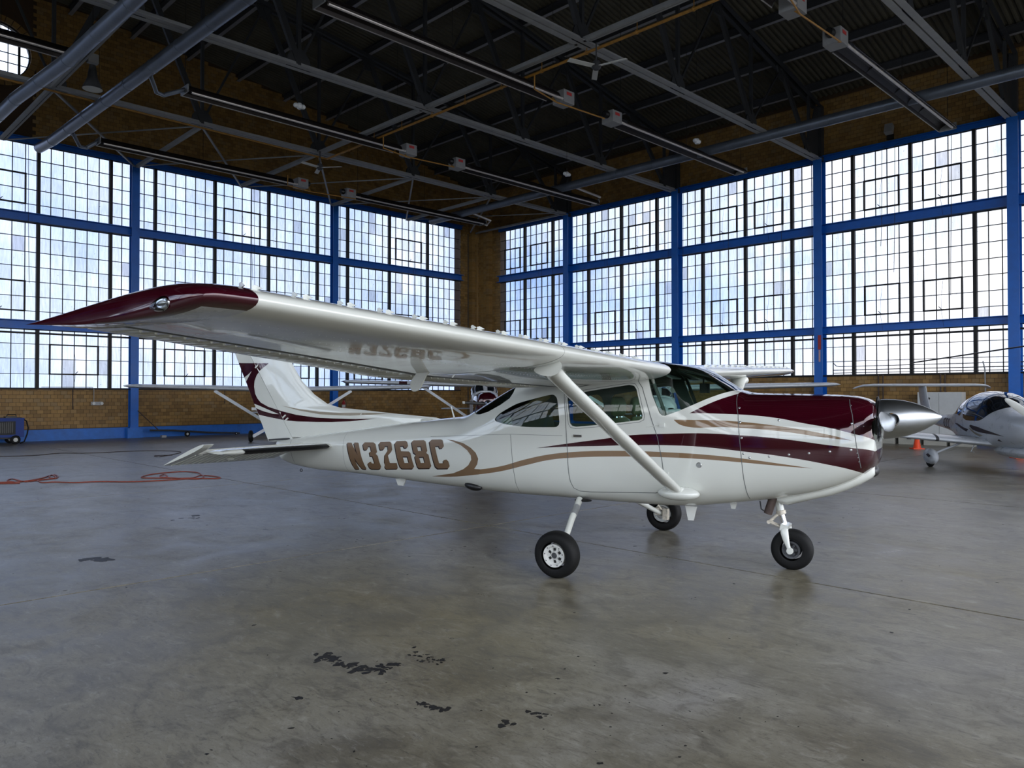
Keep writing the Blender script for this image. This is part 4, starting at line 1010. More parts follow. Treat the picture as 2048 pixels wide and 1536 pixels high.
# ---- nose : spinner, propeller, cowl inside
NZ = 1.335
MB().lathe([(0, -.012), (.19, -.012), (.19, 0), (0, 0)], (2.345, 0, NZ), (1, 0, 0), 32).build('nose_ring', 'black_plastic', PL)
MB().box2((1.5, -.36, .9), (2.1, .36, 1.42)).build('engine_block', 'black_plastic', PL)
sp = MB(); prof = [(.0, .0), (.158, 0), (.166, .012), (.166, .05), (.160, .12), (.146, .19), (.124, .26), (.096, .325), (.062, .385), (.028, .43), (.010, .446), (0, .45)]
sp.lathe(prof, (0, 0, 0), (1, 0, .055), 56); spin = sp.build('spinner', ['polished', 'black_plastic'], PL, True, 40); spin.location = (2.36, 0, NZ)
s_ = spin.modifiers.new('s', 'SOLIDIFY'); s_.thickness = .006; s_.offset = -1; s_.material_offset = 1
cc = cutter([lambda m: m.tube([(2.455, -.4, NZ), (2.455, -.07, NZ)], .056, 28), lambda m: m.tube([(2.455, .07, NZ), (2.455, .4, NZ)], .056, 28)], PL)
b_ = spin.modifiers.new('b', 'BOOLEAN'); b_.operation = 'DIFFERENCE'; b_.object = cc; b_.solver = 'EXACT'
eval_mods(spin, 'spinner', 40); bpy.data.objects.remove(cc)
for sd in (-1, 1):
    secs = []
    for r, ch, th, tw in ((.06, .088, .088, 0), (.15, .09, .085, 5), (.22, .11, .06, 30), (.35, .14, .036, 30), (.55, .165, .025, 27), (.75, .155, .018, 22), (.92, .13, .012, 19), (1.0, .10, .009, 18), (1.03, .05, .006, 18)):
        ring = []
        for k in range(20):
            a = 2 * math.pi * k / 20; u = math.cos(a) * ch / 2; w_ = math.sin(a) * th / 2
            if r > .2: u *= 1; w_ *= (1 if abs(math.cos(a)) < .98 else .6)
            t_ = R(90 + tw) if sd < 0 else R(90 - tw)
            ring.append((2.452 + u * math.cos(t_) - w_ * math.sin(t_), sd * r, NZ - .0 + u * math.sin(t_) + w_ * math.cos(t_)))
        secs.append(ring)
    MB().loft(secs).build('propeller_blade', 'polished', PL, True, 50)

# ---- lower cowl lip and exhaust
secs = []
for x, zl, hh, hw_ in ((1.50, .605, .05, .16), (1.64, .575, .09, .20), (1.84, .638, .10, .22), (2.0, .685, .11, .225), (2.116, .735, .11, .22), (2.22, .79, .10, .20), (2.30, .845, .075, .17), (2.325, .875, .05, .14)):
    secs.append([(x + .0, math.copysign(abs(math.cos(a)) ** .55, math.cos(a)) * hw_, zl + hh + math.copysign(abs(math.sin(a)) ** .6, math.sin(a)) * hh) for a in [2 * math.pi * k / 32 for k in range(32)]])
MB().loft(secs).build('cooling_lip', 'white_gloss', PL, True, 40)
ex = MB(); ex.tube([(1.53, -.17, .67), (1.475, -.17, .50)], .036, 18, False).tube([(1.475, -.17, .50), (1.53, -.17, .67)], .032, 18, False).build('exhaust_pipe', 'exhaust', PL, True)
MB().tube([(1.40, -.13, .60), (1.41, -.13, .53), (1.43, -.12, .515)], .006, 6).build('drain_pipe', 'dark_steel', PL, True)
MB().ell((2.30, 0, .90), (.05, .13, .05), 16, 8).build('lower_intake', 'black_plastic', PL, True)

# ---- wheels and legs
def wheel(parent, c, R_, wd, hub, side, rim_r, nm='wheel', tilt=0):
    w = empty(nm, c); w.parent = parent; w.rotation_euler = (tilt, 0, 0)
    p = []; n = 26; rr = R_ - rim_r
    for k in range(n + 1):
        a = -math.pi / 2 * 1.28 + math.pi * 1.28 * k / n
        p.append((rim_r + rr * (.42 + .58 * math.copysign(abs(math.cos(a)) ** .62, math.cos(a))) if math.cos(a) > 0 else rim_r + rr * (.42 - .42 * abs(math.cos(a)) ** .8), math.copysign(abs(math.sin(a)) ** .8, math.sin(a)) * wd / 2))
    q = []
    for (r, h) in p:
        q.append((r - (.004 if (abs(abs(h) - wd * .14) < wd * .028) and r > rim_r + rr * .9 else 0), h))
    MB().lathe(q, (0, 0, 0), (0, 1, 0), 56).build('tire', 'black_rubber', w, True, 40)
    for sd in (-1, 1):
        m = MB(); m.lathe([(rim_r + .006, sd * wd * .38), (rim_r + .004, sd * wd * .46), (rim_r - .012, sd * wd * .44), (rim_r - .022, sd * wd * .30), (.035, sd * wd * .24), (.03, sd * wd * .36), (.0, sd * wd * .36)], (0, 0, 0), (0, 1, 0), 36)
        rm = m.build('rim', hub, w, True, 40)
        if sd == side:
            for k in range(6):
                a = 2 * math.pi * k / 6; M = Matrix.Rotation(-a, 3, 'Y')
                MB().box(M @ Vector((rim_r * .58, 0, 0)) + Vector((0, sd * wd * .29, 0)), (rim_r * .42, wd * .08, .020), M).build('spoke', hub, w)
            for k in range(6):
                a = 2 * math.pi * (k + .5) / 6; M = Matrix.Rotation(-a, 3, 'Y')
                MB().box(M @ Vector((rim_r * .56, 0, 0)) + Vector((0, sd * wd * .285, 0)), (rim_r * .26, wd * .02, rim_r * .24), M).build('slot', 'black_plastic', w)
            MB().lathe([(0, sd * wd * .44), (.012, sd * wd * .44), (.018, sd * wd * .37), (.026, sd * wd * .36)], (0, 0, 0), (0, 1, 0), 18).build('axle_nut', 'dark_steel', w, True)
            for k in range(9):
                a = 2 * math.pi * (k + .3) / 9; MB().lathe([(0, sd * .004), (.005, sd * .003), (.005, 0)], (math.cos(a) * (rim_r - .008), sd * wd * .445, math.sin(a) * (rim_r - .008)), (0, 1, 0), 6).build('bolt', 'dark_steel', w)
    return w
for sd in (-1, 1):
    wheel(PL, (0, sd * 1.325, .196), .198, .150, 'wheel_white', sd, .092, 'main_wheel', sd * R(-3))
    lg = MB(); P0, P1 = Vector((-.235, sd * .40, .53)), Vector((-.02, sd * 1.20, .215))
    lg.tube([P0, P0.lerp(P1, .5) + Vector((0, 0, .02)), P1], [.033, .030, .026], 16); lg.tube([P1, (0, sd * 1.27, .197)], .03, 12)
    g_ = lg.build('gear_leg', 'white_gloss', PL, True)
    MB().tube([P0.lerp(P1, .18) + Vector((0, 0, .008)), P0.lerp(P1, .38) + Vector((0, 0, .016))], .0335, 16).build('step_pad', 'galvanised', g_, True)
    MB().lathe([(.05, -.02), (.085, -.02), (.085, -.012), (.05, -.012)], (0, sd * 1.235, .197), (0, 1, 0), 26, True).build('brake_disc', 'brushed', PL)
    bk = MB(); bk.box((.06, sd * 1.22, .2), (.06, .06, .12)).box((-.03, sd * 1.20, .23), (.05, .05, .08)).tube([(-.02, sd * 1.18, .30), (.02, sd * 1.19, .25)], .012, 6)
    bk.build('brake_caliper', 'dirty_white', PL)
ng = empty('nose_gear', (0, 0, 0)); ng.parent = PL
MB().tube([(1.50, 0, .70), (1.555, 0, .49)], .034, 18).build('oleo_cylinder', 'white_gloss', ng, True)
MB().lathe([(.03, -.02), (.042, -.016), (.042, .014), (.034, .02)], (1.553, 0, .495), (.25, 0, -1), 20, False).build('collar', 'dirty_white', ng, True)
MB().tube([(1.553, 0, .50), (1.585, 0, .385)], .024, 18).build('oleo_piston', 'chrome', ng, True)
MB().box((1.592, 0, .372), (.065, .17, .055), Matrix.Rotation(R(14), 3, 'Y')).build('fork_head', 'white_gloss', ng)
for sd in (-1, 1):
    secs = []
    for (x, z, w_, y_) in ((1.592, .372, .062, .075), (1.598, .33, .066, .088), (1.612, .27, .052, .094), (1.628, .22, .036, .096), (1.64, .19, .03, .096)):
        secs.append([(x + math.cos(a) * w_ / 2, sd * y_ + math.sin(a) * .011, z + math.cos(a) * .008) for a in [2 * math.pi * k / 14 for k in range(14)]])
    MB().loft(secs).lathe([(0, -.014), (.028, -.014), (.03, 0), (.028, .014), (.012, .016), (0, .016)], (1.645, sd * .098, .178), (0, sd, 0), 20).build('fork_leg', 'white_gloss', ng, True, 50)
wheel(PL, (1.645, 0, .178), .180, .125, 'wheel_grey', -1, .072, 'nose_wheel')
for a, b, rr in (((1.535, 0, .485), (1.452, 0, .405), .013), ((1.452, 0, .405), (1.565, 0, .362), .011)):
    for sd in (-1, 1): MB().tube([(a[0], sd * .018, a[2]), (b[0], sd * .018, b[2])], rr, 8).build('torque_link', 'dirty_white', ng, True)
MB().tube([(1.452, -.035, .405), (1.452, .035, .405)], .017, 10).build('link_pin', 'dirty_white', ng, True)

# ---- wings
def airfoil(n=26, m=.02, p=.4, t=.12):
    xs = [(1 - math.cos(math.pi * k / n)) / 2 for k in range(n + 1)]
    def th(x): return 5 * t * (.2969 * math.sqrt(x) - .126 * x - .3516 * x * x + .2843 * x ** 3 - .1036 * x ** 4)
    def cm(x): return m / p ** 2 * (2 * p * x - x * x) if x < p else m / (1 - p) ** 2 * (1 - 2 * p + 2 * p * x - x * x)
    return [(x, cm(x) + th(x)) for x in xs[::-1]] + [(x, cm(x) - th(x)) for x in xs[1:-1]]
AF = airfoil()
def wing_at(y):
    """x of leading edge, chord, z of leading edge, incidence"""
    a = abs(y); f = max(0, (a - 2.6) / 2.6)
    return .715 - .02 * f, 1.626 - f * (1.626 - 1.13), 1.745 + .0302 * a, R(5.4 - 2.5 * f)
def sec(y, u0=0., u1=1., zs=1., pts=None):
    xl, c, zl, inc = wing_at(y); out = []
    for x, z in (pts or AF):
        X = -x * c; Z = z * c * zs; out.append((xl + X * math.cos(inc) - Z * math.sin(inc) * 0, y, zl + X * math.sin(inc) + Z))
    return out
def cut_af(u0, u1, n=14):
    """the part of the airfoil between two chord fractions"""
    up = [(x, z) for x, z in AF[:27]]; lo = [(x, z) for x, z in [AF[26]] + AF[27:] + [AF[0]]]
    ux, uz = [p[0] for p in up[::-1]], [p[1] for p in up[::-1]]; lx, lz = [p[0] for p in lo], [p[1] for p in lo]
    xs = [u0 + (u1 - u0) * (1 - math.cos(math.pi * k / n)) / 2 for k in range(n + 1)] if u0 > 0 else [u1 * (1 - math.cos(math.pi / 2 * k / n)) for k in range(n + 1)]
    a = [(x, float(np.interp(x, ux, uz))) for x in xs[::-1]]; b = [(x, float(np.interp(x, lx, lz))) for x in xs]
    return a + (b[1:] if u0 == 0 else b)
def wing(sd, root):
    W = empty('wing'); W.parent = root
    ys = [.50, .8, 1.2, 1.7, 2.2, 2.6, 3.1, 3.7, 4.4, 5.12]
    front = cut_af(0, .745, 22)
    MB().loft([sec(sd * y, pts=front) for y in ys]).build('wing_panel', 'white_gloss', W, True, 40)
    MB().loft([sec(sd * y, pts=cut_af(.7, .75, 6)) for y in ys]).build('rear_spar', 'seam', W)
    rear = cut_af(.755, 1.0, 8)
    for nm, a, b in (('flap', .62, 2.72), ('aileron', 2.74, 5.10)):
        yy = list(np.linspace(a, b, 5)); f = MB().loft([sec(sd * y, pts=rear) for y in yy]).build(nm, 'white_gloss', W, True, 40)
        bd = MB(); y = a + .05
        while y < b - .03:
            for srf in (0, 1):
                pts = []
                for u in (.775, .86, .97):
                    z = float(np.interp(u, *( [p[0] for p in AF[:27]][::-1], [p[1] for p in AF[:27]][::-1]))) if srf == 0 else float(np.interp(u, [AF[26][0]] + [p[0] for p in AF[27:]] + [1], [AF[26][1]] + [p[1] for p in AF[27:]] + [0]))
                    pts.append(sec(sd * y, pts=[(u, z)])[0])
                bd.tube(pts, [.009, .009, .004], 5)
            y += .085
        k = bd.build('corrugation', 'white_gloss', W, True, 60); k['kind'] = 'stuff'
    # wing-tip cap
    secs = []; ysn = 12
    for k in range(ysn + 1):
        s = k / ysn; y = 5.12 + .24 * math.sin(s * math.pi / 2) if k else 5.12
        th = max(.03, math.cos(s * math.pi / 2)) if k else 1; th = max(.04, (1 - s ** 3.4) ** .55) if k < ysn else .04
        xl, c, zl, inc = wing_at(y); f = s * s
        xle = xl - .22 * f ** 2.5; te = xl - c - .06 * s
        cc = xle - te; ring = []
        for x, z in AF:
            zz = z * c * th; zoff = -.012 * s + (-.028 * s) * math.sin(math.pi * x)
            ring.append((xle - x * cc, sd * y, zl + (xle - x * cc - xl) * math.sin(inc) + zz + zoff))
        secs.append(ring)
    mb = MB(); mb.loft(secs); me_ = mb.mesh('wing_tip', ['maroon', 'grey_white'], True, 50)
    for i_, pl in enumerate(me_.polygons):
        c_ = pl.center; e1 = abs(c_.y) < 5.12 + .19; fx = wing_at(c_.y)[0] - c_.x
        if pl.normal.z < -.25 and e1 and fx > .075: pl.material_index = 1
    tip = link('wing_tip', me_, W)
    lx, lz = .455, 1.872; bt_ = BVHTree.FromPolygons([tuple(v.co) for v in me_.vertices], [tuple(p.vertices) for p in me_.polygons])
    ly = bt_.ray_cast(Vector((lx, sd * 7, lz)), Vector((0, -sd, 0)))[0].y + sd * .002
    l = MB(); l.loft([[(x, math.cos(t) * w_ * .55, math.sin(t) * w_) for t in [2 * math.pi * k / 18 for k in range(18)]] for x, w_ in ((-.065, .004), (-.045, .014), (-.015, .023), (.015, .028), (.032, .024), (.042, .010))]); o = l.build('navigation_light', 'clear_lens', W, True); o.location = (lx, ly, lz); o.rotation_euler = (0, R(-8), 0)
    for nm_, m_, mt_ in (('bulb', MB().ell((.01, sd * .006, 0), (.024, .006, .010), 12, 8), 'brushed'), ('reflector', MB().ell((-.005, sd * -.006, 0), (.055, .012, .026), 20, 12), 'chrome')):
        q_ = m_.build(nm_, mt_, W, True); q_.location = o.location; q_.rotation_euler = o.rotation_euler
    # vortex generators : little fins in pairs
    vg = MB().prism([(-.022, 0), (.022, 0), (-.005, .022), (-.020, .022)], -.0025, .0025).mesh('vortex_generator', 'white_gloss')
    y = 1.0
    while y < 5.05:
        for j, da in ((0, 1), (1, -1)):
            yy = sd * (y + j * .075); u = .075; z = float(np.interp(u, [p[0] for p in AF[:27]][::-1], [p[1] for p in AF[:27]][::-1])); q = sec(yy, pts=[(u, z)])[0]
            o = link('vortex_generator', vg, W, q); o.rotation_euler = (0, R(-12), R(16 * da)); 
        y += .27
    # rivet row
    rv = MB(); y = .8
    while y < 5.05:
        for u in (.205, .35) if sd < 0 else (.205,):
            z = float(np.interp(u, [AF[26][0]] + [p[0] for p in AF[27:]] + [1], [AF[26][1]] + [p[1] for p in AF[27:]] + [0])); q = Vector(sec(sd * y, pts=[(u, z)])[0])
            rv.add([q + Vector((.0035 * math.cos(a), .0035 * math.sin(a), 0)) for a in (0, 1.57, 3.14, 4.71)] + [q - Vector((0, 0, .0022))], [(0, 1, 4), (1, 2, 4), (2, 3, 4), (3, 0, 4)])
        y += .05
    k = rv.build('rivets', 'white_matt', W); k['kind'] = 'stuff'
    strips = MB()
    for y in (2.6,):
        pts = [sec(sd * y, pts=[p])[0] for p in front]; strips.tube(pts, .0012, 4)
    strips.build('skin_joint', 'seam', W)
    # strut with its cuffs
    a, b = Vector((.79, sd * .60, .70)), Vector((.555, sd * 2.50, 1.70)); d = (b - a).normalized(); cx = Vector((1, 0, 0)); cx = (cx - d * cx.dot(d)).normalized(); cn = d.cross(cx)
    def ring(p, ch, th): return [p + cx * (math.cos(t) * ch / 2 + .0) + cn * (math.sin(t) * th / 2 * (1 + .35 * math.cos(t))) for t in [2 * math.pi * k / 28 for k in range(28)]]
    st = MB().loft([ring(a, .135, .062), ring(a.lerp(b, .3), .145, .066), ring(b, .145, .066)]).build('wing_strut', 'white_gloss', W, True, 50)
    MB().loft([ring(b - d * .16, .150, .070), ring(b - d * .06, .155, .076), ring(b, .175, .09), ring(b + d * .035, .225, .115)]).build('upper_cuff', 'white_gloss', W, True, 50)
    MB().ell((.80, sd * .555, .675), (.19, .10, .062), 24, 14).loft([ring(a - d * .03, .20, .10), ring(a + d * .02, .15, .075), ring(a + d * .04, .14, .066)]).build('lower_fairing', 'white_gloss', W, True, 50)
    # hanging paddle fairing at the flap end
    q = Vector((-.30, sd * 2.78, 1.735)); pp = []
    for k in range(15):
        t = math.pi * k / 14; pp.append((q.x - .02 - .055 * math.sin(t) * 1 - (.0), q.z - .05))
    pad = [(q.x + .07, q.z + .02), (q.x + .065, q.z - .02), (q.x + .02, q.z - .06), (q.x - .02, q.z - .13), (q.x - .055, q.z - .165), (q.x - .095, q.z - .17), (q.x - .115, q.z - .14), (q.x - .11, q.z - .10), (q.x - .06, q.z - .04), (q.x - .02, q.z + .03)]
    MB().prism(smooth_poly(pad, 3), q.y - .008, q.y + .008).build('mass_balance', 'white_gloss', W)
    MB().ell((.60, sd * 1.0, 1.745), (.012, .012, .02), 8, 6).build('stall_vane', 'black_plastic', W, True)
    return W
for sd in (-1, 1): wing(sd, PL)
# wing root fairing over the cabin

# ---- tail
def slab(secs, name, mat, parent, smooth=True): return MB().loft(secs).build(name, mat, parent, smooth, 40)
def lens(xl, xt, y, z, th, n=10, axis='z', blunt=False):
    """thin symmetrical section from xl back to xt"""
    c = xl - xt; out = []
    xs = [(1 - math.cos(math.pi * k / n)) / 2 for k in range(n + 1)]
    f = lambda x: th / 2 * (2.6 * (math.sqrt(x) - x * .72 - .28 * x * x)) if not blunt else th / 2 * (1 - .9 * x)
    up = [(xl - c * x, f(x)) for x in xs[::-1]]; lo = [(xl - c * x, -f(x)) for x in (xs[1:-1] if not blunt else xs)]
    return [(a, y, z + b) if axis == 'z' else (a, y + b, z) for a, b in up + lo]
TZ = .918
for sd in (-1, 1):
    S = empty('horizontal_tail'); S.parent = PL
    slab([lens(-3.62 - .12 * (y - .15), -4.20, sd * y, TZ, .085) for y in (.08, .5, 1.0, 1.5)] + [lens(-3.62 - .12 * 1.42 - .01, -4.18, sd * 1.56, TZ, .07), lens(-3.83, -4.12, sd * 1.62, TZ, .04)], 'stabilizer', 'white_gloss', S)
    bt = MB(); secs = []
    for y in (.26, .7, 1.1, 1.40):
        xl = -3.62 - .12 * (y - .15); secs.append([(xl + .004 - .055 * abs(math.sin(a)) ** 1.5 , sd * y, TZ + .030 * math.sin(a)) for a in [math.pi * (-.5 + k / 10) for k in range(11)]])
    bt.loft([[(p[0] + (.010 if 0 < i < 10 else 0), p[1], p[2]) for i, p in enumerate(q)] for q in secs], caps=False, closed=True).build('deicing_boot', 'deicer_black', S, True)
    dr = R(20)
    def el(x, z, y): dx, dz = x + 4.20, z; return (-4.20 + dx * math.cos(dr) + dz * math.sin(dr) * 1, y, TZ + dz * math.cos(dr) + dx * math.sin(dr))
    secs = []
    for y, te in ((.12, -4.76), (.6, -4.76), (1.2, -4.71), (1.76, -4.66)):
        secs.append([el(a, c_, sd * y) for a, _, c_ in lens(-4.205, te, 0, 0, .05, 8, 'z', True)])
    e_ = slab(secs, 'elevator', 'white_gloss', S)
    hs = [[el(a, c_, sd * y) for a, _, c_ in lens(-3.93, -4.66, 0, 0, .07)] for y in (1.66, 1.78)]
    slab(hs, 'balance_horn', 'white_gloss', S)
    cor = MB(); y = .3
    while y < 1.7:
        for s2 in (-1, 1): cor.tube([el(-4.24, s2 * .022, sd * y), el(-4.68, s2 * .006, sd * y)], [.010, .006], 5)
        y += .085
    k = cor.build('corrugation', 'white_gloss', S, True, 60); k['kind'] = 'stuff'
    MB().ell(el(-4.50, -.03, sd * 1.0), (.07, .03, .02), 12, 8).tube([(-4.15, sd * 1.0, TZ - .05), el(-4.45, -.04, sd * .98)], .006, 6).build('trim_actuator', 'white_gloss', S, True)
fin_le = [(.98, -1.95), (1.275, -2.15), (1.323, -2.896), (1.344, -3.17), (1.371, -3.525), (1.381, -3.71), (1.43, -3.915), (1.543, -4.13), (1.716, -4.35), (1.872, -4.476), (2.25, -4.74), (2.58, -4.97), (2.66, -5.08)]
hinge = lambda z: -4.481 - (z - .989) * (5.204 - 4.481) / (1.959 - .989)
tex = lambda z: -4.941 - (z - .897) * (5.559 - 4.941) / (2.0 - .897)
zs = [1.0, 1.1, 1.2, 1.26, 1.28, 1.30, 1.32, 1.335, 1.35, 1.365, 1.38, 1.40, 1.43, 1.48, 1.543, 1.62, 1.716, 1.79, 1.872, 2.0, 2.2, 2.4, 2.58, 2.64]
F_ = empty('vertical_tail'); F_.parent = PL
def finsec(z):
    xl = float(np.interp(z, [a for a, _ in fin_le], [b for _, b in fin_le])); xh = hinge(z) + .006; c = xl - xh; out = []; N = 24
    hb = .042 - .012 * (z - 1) / 1.6
    ys = []
    for k in range(N + 1):
        u = k / N; x = xl - c * u; ys.append((x, hb * (1 - (1 - min(1, (u * c) / .9)) ** 2.2) if c > .9 else hb * (math.sqrt(min(1, u * 1.3)) if u < .77 else 1)))
    return [(x, y, z) for x, y in ys] + [(x, -y, z) for x, y in ys[::-1]]
fin = MB().loft([finsec(z) for z in zs]).build('fin', 'white_gloss', F_, True, 40)
rz_ = [.93, 1.2, 1.5, 1.9, 2.3, 2.62]
rud = MB().loft([lens(hinge(z) - .006, tex(z), 0, z, .075 - .02 * (z - 1) / 1.6, 8, 'y', True) for z in rz_]).build('rudder', 'white_gloss', F_, True, 40)
fv = MB(); fv.v = [tuple(v.co) for v in fin.data.vertices]; fv.f = [tuple(p.vertices) for p in fin.data.polygons]; o = len(fv.v)
fv.v += [tuple(v.co) for v in rud.data.vertices]; fv.f += [tuple(i + o for i in p.vertices) for p in rud.data.polygons]
BF = BVHTree.FromPolygons(fv.v, fv.f)
CS = [(-5.548, 1.972), (-4.929, 1.955), (-4.984, 1.921), (-5.076, 1.871), (-5.16, 1.801), (-5.211, 1.724), (-5.224, 1.645), (-5.206, 1.554), (-5.159, 1.489), (-5.093, 1.437), (-4.944, 1.383), (-4.672, 1.328), (-4.407, 1.284), (-4.064, 1.254), (-3.734, 1.247), (-3.4, 1.246), (-3.085, 1.256), (-3.497, 1.217), (-3.8, 1.203), (-4.064, 1.199), (-4.406, 1.2), (-4.618, 1.212), (-4.943, 1.248), (-5.146, 1.276),
      (-5.185, 1.345), (-5.209, 1.362), (-5.036, 1.321), (-4.852, 1.291), (-4.734, 1.289), (-4.944, 1.345), (-5.13, 1.396), (-5.232, 1.42), (-5.393, 1.715), (-5.35, 1.765), (-5.261, 1.86), (-5.35, 1.81), (-5.43, 1.775)]
for sd in (-1, 1):
    decal(BF, CS, 'fin_stripe', 'maroon', .002, side=sd, parent=F_, step=.06)
    decal(BF, [(-4.687, 1.4), (-4.345, 1.358), (-3.996, 1.326), (-3.677, 1.320), (-3.497, 1.321), (-3.25, 1.322), (-2.901, 1.316), (-3.202, 1.299), (-3.497, 1.286), (-3.677, 1.287), (-3.996, 1.296), (-4.344, 1.337)], 'fin_pinstripe', 'tan_grey', .002, side=sd, parent=F_, step=.06)
    for x, z in ((-4.62, 1.262), (-4.575, 1.225), (-5.14, 1.915)): MB().box((x, sd * .048, z), (.055, .012, .018), Matrix.Rotation(R(-35), 3, 'Y')).build('hinge_bracket', 'white_gloss', F_)
MB().tube([(-4.52, -.02, .975), (-4.82, -.12, .955)], .012, 8).build('tail_gap_strip', 'dark_steel', PL)

# ---- cabin
MB().box2((-1.1, -.34, .60), (1.0, .34, .62)).build('cabin_floor', 'interior', PL)
def seat(x, y):
    s = empty('seat', (x, y, 0)); s.parent = PL
    MB().box((.0, 0, .88), (.46, .42, .12)).box((0, 0, .72), (.3, .3, .26)).build('seat_cushion', 'seat_leather', s)
    M = Matrix.Rotation(R(-12), 3, 'Y')
    secs = []
    for z, w_, t_ in ((.90, .21, .06), (1.0, .225, .07), (1.15, .225, .065), (1.27, .205, .055), (1.32, .15, .03)):
        secs.append([(-.22 - (z - .9) * .2 + math.sin(a) * t_ , math.copysign(abs(math.cos(a)) ** .5, math.cos(a)) * w_, z) for a in [2 * math.pi * k / 20 for k in range(20)]])
    MB().loft(secs).build('seat_back', 'seat_leather', s, True, 50)
    MB().loft([[(-.315 + math.sin(a) * t_, math.copysign(abs(math.cos(a)) ** .6, math.cos(a)) * w_, z) for a in [2 * math.pi * k / 18 for k in range(18)]] for z, w_, t_ in ((1.335, .10, .02), (1.36, .125, .05), (1.45, .13, .055), (1.50, .11, .04), (1.52, .07, .02))]).build('headrest', 'seat_leather', s, True, 50)
    for dy in (-.06, .06): MB().tube([(-.30, dy, 1.28), (-.31, dy, 1.38)], .007, 6).build('headrest_post', 'chrome', s)
seat(.42, -.25); seat(.42, .25)
bn = MB().box((-.72, 0, .86), (.5, .9, .14)).box((-.98, 0, 1.1), (.12, .9, .42), Matrix.Rotation(R(-15), 3, 'Y')); bn.build('rear_bench', 'seat_leather', PL)
MB().prism([(.86, 1.0), (.86, 1.37), (.93, 1.41), (1.10, 1.44), (1.20, 1.40), (1.20, 1.0)], -.40, .40).build('instrument_panel', 'dash_black', PL)
for y in (-.25, .25):
    m = MB(); m.tube([(.86, y, 1.2), (.72, y, 1.22)], .012, 8); m.tube([(.70, y - .12, 1.30), (.70, y - .13, 1.22), (.70, y - .06, 1.18), (.70, y + .06, 1.18), (.70, y + .13, 1.22), (.70, y + .12, 1.30)], .013, 8); m.build('control_yoke', 'dash_black', PL, True)
MB().tube([(.86, 0, 1.70), (.86, .0, 1.62)], .008, 6).box((.87, 0, 1.60), (.07, .09, .09)).build('compass', 'black_plastic', PL)
for y in (-.27, .27): MB().box((.62, y, 1.72), (.16, .24, .012), Matrix.Rotation(R(25), 3, 'Y')).build('sun_visor', 'interior', PL)
for y in (-.5, .5): MB().tube([(.50, y, 1.79), (.66, y, 1.37), (.72, y, 1.2)], .016, 8).build('door_post', 'interior', PL, True)
